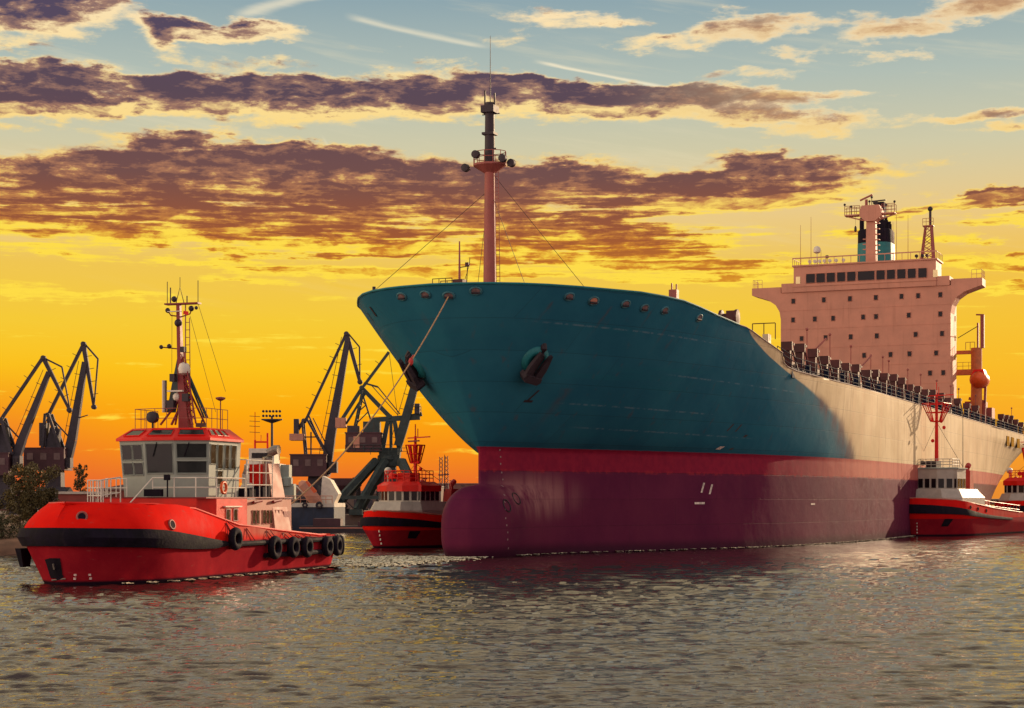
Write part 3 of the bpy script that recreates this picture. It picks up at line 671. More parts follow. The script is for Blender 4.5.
    b = MB(); b.box(x - .35, x + .35, 8.6, 9.3, 21.5, 23.1); b.tube([(x - .2, 9, 23), (x - .2, 9, 23.7)], .07, 6); b.tube([(x + .22, 9, 23), (x + .22, 9, 23.6)], .07, 6); b.build('ventilator', M['pinkmast'], root)
    # break of the forecastle: winch, rails, breakwater post
    x, z = SHIP.at_y(744, 322, 24); x -= 1.1
    b = MB(); b.lathe((x, 23.0, 22.0), [(.2, -1.0), (.75, -.95), (.75, -.7), (.4, -.65), (.4, .5), (.75, .55), (.75, .8), (.2, .85)], 12, 'x'); b.box(x - 1.6, x + .2, 23.4, 24.6, 19.2, 20.9); b.box(x - .2, x + .6, 22.4, 23.4, 20.6, 22.6); b.build('mooring_winch', M['brown'], root)
    q = MB(); rail(q, [(12.2, 22, 20.2), (14.6, 22, 20.2)], 1.9, 2, .04, 1.4); q.build('forecastle_railing', M['darkmetal'], root)
    b = MB(); b.box(11.6, 16.1, 30.4, 31.0, 17.0, 20.6); b.box(16.1, 16.7, 30.4, 31.0, 18.6, 20.6); b.build('breakwater', M['brown'], root)
    b = MB(); b.box(16.8, 17.4, 30.0, 31.0, 19.2, 21.0); b.build('bulwark_post', M['cream'], root)
    q = MB(); rail(q, [(15.4, 31.5, 20.6), (17.7, 31.5, 20.6)], 1.6, 1, .05, 1.1); q.build('breakwater_railing', M['brown'], root)
    # ---- hatches, coaming, lashing posts, side rail
    b = MB()
    for k in range(9): b.box(-15.5, 15.5, 40 + k * 14, 52.6 + k * 14, 17.0, 19.6)
    b.box(-15.5, 15.5, 186, 205, 17.0, 19.4)
    b.build('hatch_coaming', M['brown'], root)
    for zx in (35, 88, 142, 190, 236, 277, 322, 366, 402, 440, 478, 512, 546, 578, 610, 642, 676, 706, 748, 786, 822, 852, 880, 930, 950, 969, 990, 1012):
        px = 780 + zx / 4.197; py = 342 + (px - 787) * .342
        y, ztp = SHIP.at_x(px, py, 17.6); h = (20.6 + random.uniform(-.4, .35)); w = .50 + random.uniform(-.12, .1)
        b = MB(); b.box(17.1, 17.9, y - w * 1.25, y + w * 1.05, 17.1, h); b.box(17.0, 18.15, y - w * 1.7, y - w * .9, h - .55, h + .35); b.box(17.2, 17.8, y + w, y + w * 2.2, 18.3, 19.5)
        b.box(17.3, 18.2, y - w * .5, y + w * .5, h + .0, h + .22); b.tube([(17.9, y + w, h - .2), (18.3, y + w * 2.6, 18.0)], .1, 5)
        b.build('lashing_post', M['brown'], root)
    for px0, hh in ((829, 2.6), (806, 2.2), (850, 2.2), (870, 2), (882, 2.4), (888, 2.2), (907, 2.0), (920, 2), (936, 2.), (950, 2.), (958, 2.), (975, 2.), (1011, 2.2)):
        y, zt = SHIP.at_x(px0, 350, 17.3); b = MB(); b.tube([(17.4, y, 18), (17.4, y, 20.6 + hh)], .055, 5); b.ball((17.4, y, 20.7 + hh), .17, 8); b.build('deck_lamp', M['pinkmast'], root)
    for px0 in (805, 853):
        y, zt = SHIP.at_x(px0, 350, 16); b = MB(); b.tube([(16, y, 20), (17.6, y + 3.2, 22.6)], .11, 6); b.build('derrick_boom', M['pinkmast'], root)
    q = MB(); edge = [(hull_u(s, 17.5) - .25, s, ztop(s) - .05) for s in (33, 38, 44, 52, 62, 80, 110, 150, 190, 226)]
    rail(q, edge, 1.45, 3, .04, 1.5); q.build('deck_railing', M['blue'], root)
    for s in np.arange(43, 222, 6.5):
        MB().box(hull_u(s, 17.0) - 1.0, hull_u(s, 17.0) - .5, s, s + .5, 17.1, 18.9).build('deck_stanchion', M['blue'], root)
    q = MB(); q.box(18.2, 18.3, 36, 224, 17.1, 18.15); q.build('deck_pipe_casing', M['blue'], root)

    # ---- superstructure
    SY, c = 166.0, -.75
    sup = MB(); hw = 14.75
    sup.box(c - hw, c + hw, SY, SY + 6.5, 16.9, 41.3)
    sb = sup.build('superstructure', M['salmon'], root)
    for side in (-1, 1):                                   # flared bridge wings
        poly = [(14.75, 36.6), (15.0, 38.0), (15.7, 39.2), (17.0, 40.1), (19.2, 40.85), (20.0, 41.1), (20.0, 42.35), (14.75, 42.35)]
        MB().prism([(c + side * a, b) for a, b in poly], SY + .02, SY + 4.2).build('bridge_wing', M['salmon'], sb)
        q = MB(); rail(q, [(c + side * 18.2, SY + .3, 42.3), (c + side * 19.85, SY + .3, 42.3), (c + side * 19.85, SY + 4, 42.3)], 1.5, 2, .035, 1.0); q.build('wing_railing', M['salmon'], sb)
    w = MB(); w.box(c - 12.35, c + 12.35, SY - .35, SY + 5.5, 41.3, 45.75); w.box(c - 14.6, c - 12.3, SY - .2, SY + 4.1, 41.3, 42.9); w.box(c + 12.3, c + 14.6, SY - .2, SY + 4.1, 41.3, 42.9)
    wh = w.build('wheelhouse', M['salmon'], sb)
    MB().box(c - 12.6, c + 12.6, SY - .6, SY + 5.8, 45.75, 46.0).build('wheelhouse_roof', M['salmon'], wh)
    fr = MB(); fr.box(c - 12.4, c + 12.4, SY - .47, SY - .35, 42.2, 42.45); fr.build('window_sill', M['salmon'], wh)
    for a, b in ((250, 287), (292, 328), (334, 369), (377, 411), (418, 453), (462, 530), (538, 573), (581, 615), (623, 658), (666, 700), (709, 745)):
        x0, _ = SHIP.at_y(745 + a / 4.096, 275, SY - .4); x1, _ = SHIP.at_y(745 + b / 4.096, 275, SY - .4)
        g_ = MB().box(x0, x1, SY - .41, SY - .34, 42.75, 44.4).build('bridge_window', M['glass'], wh)
        k = MB(); k.tube([(x0, SY - .42, 42.75), (x1, SY - .42, 42.75), (x1, SY - .42, 44.4), (x0, SY - .42, 44.4)], .06, 4, closed=True)
        k.build('frame', M['salmon'], g_)
    for a, b in ((208, 226), (770, 789)):
        x0, _ = SHIP.at_y(745 + a / 4.096, 275, SY - .4); x1, _ = SHIP.at_y(745 + b / 4.096, 275, SY - .4)
        MB().box(x0, x1, SY - .41, SY - .34, 42.75, 44.0).build('bridge_window', M['skyglass'], wh)
    rows_ = [(39.75, (198, 323, 430, 536, 641, 709, 800)), (36.45, (197, 286, 361, 484, 537, 671, 800)), (33.1, (330, 433, 540, 699, 807, 232)), (29.8, (488, 596, 674, 783)), (26.4, (758, 812))]
    for zc, xs in rows_:
        for zx in xs:
            x, _ = SHIP.at_y(745 + zx / 4.096, 300, SY)
            g_ = MB().box(x - .29, x + .29, SY - .035, SY + .02, zc - .40, zc + .40).build('window', M['glass'], sb)
            k = MB(); k.tube([(x - .36, SY - .03, zc - .46), (x + .36, SY - .03, zc - .46), (x + .36, SY - .03, zc + .46), (x - .36, SY - .03, zc + .46)], .05, 4, closed=True)
            k.build('frame', M['salmon'], g_)
    k = MB()
    for zc in (38.1, 34.8, 31.4, 28.1, 24.7): k.box(c - 14.76, c + 14.77, SY - .045, SY + .01, zc - .04, zc + .04)
    k.build('deck_seam', M['salmon'], sb)
    sw = MB()
    for zc in (39, 35.6, 32.2, 28.9): sw.box(c + 14.76, c + 14.82, SY + 4.5, SY + 5.2, zc, zc + .9)
    sw.build('side_window_row', M['glass'], sb)
    q = MB(); rail(q, [(c - 12.5, SY + 5.4, 46), (c - 12.5, SY - .5, 46), (c + 12.5, SY - .5, 46), (c + 12.5, SY + 5.4, 46)], 1.2, 1, .05, 1.5)
    q.box(c - 12.55, c + 12.55, SY - .58, SY - .5, 47.1, 47.3)
    q.build('roof_railing', M['salmon'], sb)
    for zx in (262, 283, 302, 322, 344, 370, 400, 725, 744, 700):
        x, _ = SHIP.at_y(745 + zx / 4.096, 270, SY); b = MB().lathe((x, SY + .6, 46.65), [(.1, -.2), (.3, -.16), (.3, .16), (.1, .2)], 10, 'y'); b.tube([(x, SY + .6, 46), (x, SY + .6, 46.5)], .06, 5); b.build('searchlight', M['white'] if zx < 500 else M['darkmetal'], sb, smooth=True)
    # aerials and the satellite dome
    for px, py in ((800.5, 225), (811, 217), (821, 250), (896.5, 215), (908, 215), (893, 222)):
        x, z = SHIP.at_y(px, py, SY + 2); MB().tube([(x, SY + 2, 45.9), (x, SY + 2, z)], .05, 5, .025).build('whip_antenna', M['pinkmast'], sb)
    x, z = SHIP.at_y(817, 250, SY + 2); b = MB(); b.tube([(x, SY + 2, 46), (x, SY + 2, z - .6)], .08, 6); b.lathe((x, SY + 2, z), [(.3, -.6), (.62, -.4), (.66, .1), (.5, .5), (.15, .68)], 12); b.build('satellite_dome', M['white'], sb, smooth=True)
    x, z = SHIP.at_y(827, 258, SY + 1); b = MB(); b.tube([(x, SY + 1, 46), (x, SY + 1, z)], .06, 5); b.lathe((x, SY + 1, z + .2), [(.1, -.25), (.38, -.1), (.3, .2), (.05, .3)], 10); b.build('satellite_dome', M['darkmetal'], sb, smooth=True)
    # radar mast
    RY = SY + 3.2; rm = thing_part('radar_mast', root)
    x0, _ = SHIP.at_y(867, 240, RY); x1, _ = SHIP.at_y(876, 240, RY); xm = (x0 + x1) / 2
    MB().loft([[(x0 - .1, RY - .7, 45.8), (x1 + .1, RY - .7, 45.8), (x1 + .1, RY + .9, 45.8), (x0 - .1, RY + .9, 45.8)], [(x0, RY - .6, 54), (x1, RY - .6, 54), (x1, RY + .6, 54), (x0, RY + .6, 54)]]).build('mast_column', M['salmon'], rm)
    pl = MB(); pts = lambda z, g1, g2: [(xm - g1, RY - 1.2, z), (xm + g1, RY - 1.2, z), (xm + g2, RY + 1.2, z), (xm - g2, RY + 1.2, z)]
    pl.loft([pts(53.4, .8, .8), pts(54.3, 1.9, 1.9), pts(55.3, 1.9, 1.9), pts(56.2, 1.5, 1.5)]); pl.box(xm - 4.6, xm + 4.2, RY - .9, RY + .9, 54.6, 54.8)
    for sgn in (-1, 1): pl.beam((xm + sgn * 4.3, RY, 54.6), (xm + sgn * 1.2, RY, 53.7), .25, .2)
    pl.build('platform', M['salmon'], rm)
    q = MB(); rail(q, [(xm - 4.55, RY - .85, 54.8), (xm - 1.9, RY - .85, 54.8)], 1.5, 3, .05, .9); rail(q, [(xm + 1.9, RY - .85, 54.8), (xm + 4.15, RY - .85, 54.8)], 1.5, 3, .05, .9); rail(q, [(xm - 4.55, RY + .85, 54.8), (xm + 4.15, RY + .85, 54.8)], 1.5, 2, .05, .9)
    q.build('platform_railing', M['pinkmast'], rm)
    r = MB(); r.tube([(xm - .9, RY, 56), (xm - .9, RY, 57.4)], .25, 8); r.beam((xm - 2.0, RY, 57.3), (xm + .2, RY, 58.2), .35, .25); r.build('radar_scanner', M['pinkmast'], rm)
    r = MB(); r.tube([(xm + 1.0, RY - .6, 55.5), (xm + 1.0, RY - .6, 56.8)], .22, 8); r.beam((xm + .1, RY - .6, 56.9), (xm + 2.6, RY - .6, 57.0), .3, .2); r.build('radar_scanner', M['darkmetal'], rm)
    for dx, zz in ((-3.4, 56.2), (-4.55, 56.6), (4.15, 56.6), (.2, 57.6), (-.2, 56.9), (.6, 56.6), (2.7, 56.1)):
        b = MB(); b.tube([(xm + dx, RY - .8, 54.8), (xm + dx, RY - .8, zz)], .06, 5); b.ball((xm + dx, RY - .8, zz), .22, 8); b.build('navigation_lamp', M['darkmetal'], rm)
    b = MB(); b.tube([(xm - 2.65, RY - .8, 54.5), (xm - 2.65, RY - .8, 52.9)], .02, 4); b.lathe((xm - 2.65, RY - .8, 52.2), [(.1, -.5), (.24, -.3), (.2, .3), (.05, .6)], 8); b.build('signal_lantern', M['darkmetal'], rm)
    for k in range(7):
        b = MB(); b.box(x1 + .05, x1 + .75, RY - .7, RY - .2, 48.2 + k * .95, 48.35 + k * .95); b.box(x0 - .6, x0 - .05, RY - .7, RY - .2, 47.6 + k * .9, 47.75 + k * .9) if k < 4 else None; b.build('mast_step', M['salmon'], rm)
    # funnel
    FY = SY + 17; x0, _ = SHIP.at_y(858.5, 250, FY); x1, _ = SHIP.at_y(894, 250, FY); xc = (x0 + x1) / 2; fw = (x1 - x0) / 2
    def oval(w, d, z): return [(xc + w * math.copysign(abs(math.cos(k * math.pi / 12)) ** .6, math.cos(k * math.pi / 12)), FY + d * math.copysign(abs(math.sin(k * math.pi / 12)) ** .6, math.sin(k * math.pi / 12)), z) for k in range(24)]
    fu = MB().loft([oval(fw * .92, 3.4, 40), oval(fw, 3.6, 46), oval(fw * .97, 3.6, 51.4)]).build('funnel', M['teal'], root, smooth=True)
    MB().loft([oval(fw * .96, 3.55, 51.4), oval(fw * .96, 3.5, 53.6), oval(fw * .9, 3.3, 53.9)]).build('funnel_top', M['black'], fu, smooth=True)
    xa, _ = SHIP.at_y(880.5, 220, FY); b = MB(); b.box(xa - .85, xa + .85, FY - 1.2, FY + 1.2, 53, 59.0); b.build('exhaust_trunk', M['black'], fu)
    for px, zz in ((863, 56.2), (887, 55.6), (890.5, 54.8)):
        xa, _ = SHIP.at_y(px, 230, FY); b = MB(); b.tube([(xa, FY - 1, 52), (xa, FY - 1, zz)], .42, 10); b.tube([(xa, FY - 1, zz - .1), (xa, FY - 1, zz + .5)], .28, 8); b.build('exhaust_pipe', M['black'], fu, smooth=True)
    # lattice signal mast
    LY = SY + 6; lm = thing_part('lattice_mast', root)
    xl0, _ = SHIP.at_y(921, 240, LY); xl1, _ = SHIP.at_y(934, 240, LY); xt0, _ = SHIP.at_y(925.5, 240, LY); xt1, _ = SHIP.at_y(931.5, 240, LY)
    b = MB()
    for dy in (-.9, .9):
        b.beam((xl0, LY + dy, 45.8), (xt0, LY + dy * .4, 52.4), .22); b.beam((xl1, LY + dy, 45.8), (xt1, LY + dy * .4, 52.4), .3)
        for k in range(6):
            t0, t1 = k / 6, (k + 1) / 6; za, zb = 45.8 + 6.6 * t0, 45.8 + 6.6 * t1
            L0, L1 = xl0 + (xt0 - xl0) * t0, xl0 + (xt0 - xl0) * t1; R0_, R1_ = xl1 + (xt1 - xl1) * t0, xl1 + (xt1 - xl1) * t1
            b.beam((L0, LY + dy, za), (R1_, LY + dy, zb), .1); b.beam((R0_, LY + dy, za), (L1, LY + dy, zb), .1)
    b.box(xt0 - .4, xt1 + .4, LY - .6, LY + .6, 52.4, 52.6); b.build('lattice_frame', M['pinkmast'], lm)
    b = MB(); xq = (xt0 + xt1) / 2 + .3; b.tube([(xq, LY, 52.5), (xq, LY, 55.2)], .22, 8); b.ball((xq, LY, 55.5), .45, 10); b.build('mast_lamp', M['darkmetal'], lm)
    q = MB(); rail(q, [(xt0 - .4, LY - .6, 52.6), (xt1 + .4, LY - .6, 52.6)], 1.2, 2, .04, .7); q.build('platform_railing', M['pinkmast'], lm)
    # provision crane aft of the house
    CY = 175; pc = thing_part('deck_crane', root)
    def X(px): return SHIP.at_y(px, 380, CY)[0]
    def Z(px, py): return SHIP.at_y(px, py, CY)[1]
    MB().tube([(X(976.5), CY, 17), (X(976.5), CY, Z(976, 348))], .95, 12).build('crane_pedestal', M['orange_dull'], pc, smooth=True)
    b = MB(); b.box(X(956), X(976), CY - .4, CY + .4, Z(970, 354), Z(970, 350.5)); b.box(X(956), X(976), CY - .6, CY + .6, Z(970, 375), Z(970, 369.5)); b.build('crane_walkway', M['orange_dull'], pc)
    b = MB(); b.box(X(980.7), X(984.3), CY - .5, CY + .5, Z(982, 348), Z(982, 315)); b.box(X(977.2), X(978.8), CY - .4, CY + .4, Z(978, 350), Z(978, 323)); b.beam((X(976), CY, Z(980, 314.5)), (X(984), CY, Z(980, 315)), .25); b.build('crane_jib', M['pinkmast'], pc)
    MB().tube([(X(958), CY, Z(958, 338)), (X(978), CY, Z(978, 326))], .07, 5).build('guy_wire', M['darkmetal'], pc)
    q = MB(); rail(q, [(X(957.5), CY - .55, Z(965, 370)), (X(975), CY - .55, Z(965, 370))], 1.3, 2, .035, .9); q.build('walkway_railing', M['pinkmast'], pc)
    q = MB(); rail(q, [(X(966), CY - .4, Z(965, 350)), (X(975), CY - .4, Z(965, 350))], 1.3, 1, .05, .7); q.build('platform_railing', M['pinkmast'], pc)
    b = MB(); b.box(X(963), X(983), CY + 2, CY + 6, 17, 22); b.box(X(973), X(988), CY + 5, CY + 9, 17, 21); b.build('deck_locker', M['pinkmast'], root)
    b = MB()
    for px in (970, 978, 983): b.beam((X(px), CY + 1, 17), (X(px) + .3, CY + 1, Z(px, 385)), .5, .4)
    b.beam((X(968), CY + 1, Z(975, 398)), (X(985), CY + 1, Z(975, 402)), .5); b.build('boat_davit', M['pinkmast'], root)
    # the lifeboat hangs in the davit: a thing of its own
    lx, lz = SHIP.at_y(980, 380, CY + .4)
    wpos = SHIP.world(lx, CY, lz)
    lb = thing('lifeboat', 'enclosed orange lifeboat hanging in davits beside the big ship deckhouse', 'lifeboat', wpos, -SHIP.a)
    b = MB(); b.loft([[(r * math.cos(k * math.pi / 8), y, zc + r2 * math.sin(k * math.pi / 8)) for k in range(16)] for y, r, r2, zc in ((-3.2, .2, .3, .3), (-2.8, 1.0, .9, .1), (-1.2, 1.6, 1.5, 0), (1.2, 1.6, 1.5, 0), (2.8, 1.1, 1.0, .1), (3.2, .3, .3, .3))]); b.build('boat_hull', M['orange'], lb, smooth='all')
    b = MB(); b.loft([[(-1.2, -2, .7), (1.2, -2, .7), (1.2, 2, .7), (-1.2, 2, .7)], [(-.8, -1.3, 1.75), (.8, -1.3, 1.75), (.8, 1.3, 1.75), (-.8, 1.3, 1.75)]]); b.build('canopy', M['red'], lb)
    b = MB(); b.box(-.6, .6, -1.85, -1.6, .9, 1.3); b.build('window', M['glass'], lb)
    return root
def thing_part(name, parent):
    o = bpy.data.objects.new(name, None); col.objects.link(o); o.parent = parent; o.empty_display_size = .5; return o
M['skyglass'] = mat('sky_tinted_glass', (.75, .60, .30), .08, .6, var=.1)  # sky seen through the panes is put into the base colour
M['orange_dull'] = mat('dull_orange_paint', (.52, .15, .05), .6, var=.2)
build_ship()

# ================================================================== tugs
M['salmonred'] = mat('sunlit_red_paint', (.50, .19, .135), .6, var=.14, scale=1.0, streak=.3, streak_col=(.30, .06, .04, 1))  # lit copy of the tug red, warm sun mixed into the colour
M['tugred_dull'] = mat('dull_tug_red', (.46, .030, .028), .45, var=.22, scale=.7, streak=.25)
M['mastred'] = mat('mast_red_paint', (.24, .018, .022), .5, var=.2)
M['dullwhite'] = mat('weathered_white', (.46, .40, .34), .5, var=.15, scale=1.0, streak=.2)
M['panegrey'] = mat('grey_sheen_glass', (.018, .020, .020), .10, spec=.4)
def tug_hull_material(name, L, antifoul, blend, dark=1.0):
    m = bpy.data.materials.new(name); m.use_nodes = True; g = G(m.node_tree); b = g.n['Principled BSDF']
    tc = g.node('ShaderNodeTexCoord').outputs['Object']; x, y, z = g.sep(tc)
    n = g.noise(tc, .5, 6, .62); st = g.noise(g.v('MULTIPLY', tc, (1.6, 1.6, .12)), 1, 5, .6)
    red = g.mix(g.step(n, .3, .7), (.70, .009, .006, 1), (.82, .014, .007, 1))
    low = g.mix(g.step(n, .3, .7), (.30, .010, .022, 1), (.40, .018, .028, 1))
    c = g.mix(g.step(z, antifoul + .05, antifoul - .05), red, low)
    alt_red = g.mix(g.step(st, .35, .7), (.54, .21, .15, 1), (.44, .11, .085, 1))  # salmon paints sunlight onto the red of the after body
    c = g.mix(g.m('MULTIPLY', g.step(y, L * .36, L * .58), g.m('MULTIPLY', blend, g.step(z, antifoul - .1, antifoul + .5))), c, alt_red)
    c = g.mix(g.step(st, .58, .8, 0, .35), c, (.16, .02, .025, 1))
    sc = g.noise(g.v('MULTIPLY', tc, (.8, .8, 2.6)), 1.6, 6, .7); c = g.mix(g.step(sc, .60, .74, 0, .45), c, (.30, .10, .08, 1))
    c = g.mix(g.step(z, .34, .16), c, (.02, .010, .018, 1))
    c = g.mix(1.0 - dark, c, (.05, .004, .02, 1)); b.inputs['IOR'].default_value = 1.18
    g.put(b.inputs['Base Color'], c); g.put(b.inputs['Roughness'], g.step(n, .3, .7, .55, .75)); b.inputs['Specular IOR Level'].default_value = .08
    bn = g.node('ShaderNodeBump'); bn.inputs['Strength'].default_value = .5; bn.inputs['Distance'].default_value = .05
    g.put(bn.inputs['Height'], g.noise(g.v('MULTIPLY', tc, (.9, .7, .7)), 1.4, 3, .5)); g.l.new(bn.outputs[0], b.inputs['Normal'])
    return m
class TugForm:
    def __init__(s, L, B, zb, zm, zs, rake=1.8, bluff=5.5, lean=.5, fine=4.5):
        s.fine = fine
        s.L, s.B, s.zb, s.zm, s.zs, s.rake, s.bl, s.lean = L, B, zb, zm, zs, rake, bluff, lean
    def top(s, t): q = t / s.L; return interp(q, [0, .1, .25, .45, .65, .8, 1], [s.zb, s.zb * .985 if s.lean > .5 else s.zb * .84 + s.zm * .16, s.zb * .9 + s.zm * .1 if s.lean > .5 else s.zb * .46 + s.zm * .54, s.zm, (s.zm + s.zs) / 2, s.zs * 1.04, s.zs])
    def first(s, q):                                         # stem line; q = 0 waterline .. 1 bulwark top
        return s.rake * (1 - min(1, q / .62)) ** 1.1 + s.lean * max(0, (q - .66) / .34) ** 1.8
    def half(s, t, q):
        w = min(1, q / .62); d = max(0, t - s.first(q)); bl = s.bl + (1 - w) * s.fine
        a = min(1, d / bl); u = s.B / 2 * (1 - (1 - a) ** (2.0 + .35 * w)) ** (.62 - .05 * w)
        u *= .87 + .13 * w
        u -= s.lean * .9 * max(0, (q - .66) / .34) ** 1.8 * max(0, 1 - t / (s.L * .5))
        e = max(0, t - (s.L - 3.2)) / 3.2; u *= math.sqrt(max(0.04, 1 - .55 * e ** 2.4))
        return max(0, u)
    def pt(s, t, q, side=1, off=0.0):
        z = -.6 + (s.top(t) + .6) * q; e = .15
        du = (s.half(t + e, q) - s.half(t - e, q)) / (2 * e) if t > s.first(q) + e else 2.0
        n = Vector((1, -du, 0)).normalized()
        return Vector((side * (s.half(t, q) + off * n.x), t + off * n.y, z))
    def qz(s, t, z): return (z + .6) / (s.top(t) + .6)
    def hull(s):
        rows = []; rr = [0, .03, .1, .22, .4, .65, 1, 1.4, 1.9, 2.5, 3.2, 4, 5, 6, 7.5, 9, 11, 13, 15.5, 18, 20.5, 23, 25, 26.5, 28, 29, 30, 31]
        for k in range(17):
            q = k / 16; a = s.first(q); port = []
            for r in rr: t = a + r / 31 * (s.L - a); u = s.half(t, q); port.append((u, t, -.6 + (s.top(t) + .6) * q))
            rows.append([(-u, t, z) for u, t, z in port[::-1]] + port[1:])
        mb = MB().grid(rows); n = len(rows[0])
        mb.f += [(i * n, i * n + n - 1, (i + 1) * n + n - 1, (i + 1) * n) for i in range(len(rows) - 1)]
        return mb
    def deck(s, drop=.95):
        ts = [s.first(1) + .4] + list(np.linspace(2, s.L - .1, 16))
        return MB().grid([[(sg * (s.half(t, .8) - .12), t, s.top(t) - drop) for t in ts] for sg in (-1, 1)])
    def band(s, z0f, z1f, t_end_p, t_end_s, thick=.24):
        """rubber fender wrapped round the bow"""
        rings = []
        ts_p = [.02, .15, .4, .8, 1.4, 2.2, 3.2, 4.5, 6, 7.5, 9, 10.5, 12, 13.5, 15, 17, 19, 21, 23, 25]
        def ring(t, side):
            za, zc = z0f(t), z1f(t); qa, qc = s.qz(t, za), s.qz(t, zc); out = []
            for q, o in ((qa, .0), (qa, thick * .8), ((qa + qc) / 2, thick), (qc, thick * .8), (qc, 0.0)):
                tt = max(t, s.first(q) + .02); out.append(s.pt(tt, q, side, o))
            return out
        for t in [t for t in ts_p if t <= t_end_s][::-1]: rings.append(ring(t, -1))
        for t in [t for t in ts_p if t <= t_end_p]: rings.append(ring(t, 1))
        return MB().loft(rings)
def facet_window(parent, a, b, c, d, u0, u1, v0, v1, glassm, framem, name='window', proud=.03):
    """window set in a facet with corners a (bottom left) b (bottom right) c (top right) d (top left)"""
    a, b, c, d = map(Vector, (a, b, c, d)); n = (b - a).cross(d - a).normalized()
    if n.y > 0 and abs(n.y) > abs(n.x): n = -n
    def P(u, v, o): return a.lerp(b, u).lerp(d.lerp(c, u), v) + n * o
    w = MB(); q = [P(u0, v0, proud), P(u1, v0, proud), P(u1, v1, proud), P(u0, v1, proud)]; q2 = [P(u0, v0, -.02), P(u1, v0, -.02), P(u1, v1, -.02), P(u0, v1, -.02)]
    w.add(q2 + q, [(4, 5, 6, 7), (0, 1, 5, 4), (1, 2, 6, 5), (2, 3, 7, 6), (3, 0, 4, 7)]); o = w.build(name, glassm, parent)
    f = MB(); du, dv = .05 / max(.3, (b - a).length), .05 / max(.3, (d - a).length)
    loop = [P(u0 - du, v0 - dv, proud + .015), P(u1 + du, v0 - dv, proud + .015), P(u1 + du, v1 + dv, proud + .015), P(u0 - du, v1 + dv, proud + .015)]
    f.tube(loop, .035, 5, closed=True); f.build('frame', framem, o); return o
def tyre(parent, p, n, r=.62, w=.2):
    e2 = Vector((0, 0, 1)); e1 = n.cross(e2).normalized(); return MB().ring(p, r - w, w, e1, e2, 18, 8).build('tyre_fender', M['black'], parent, smooth='all')

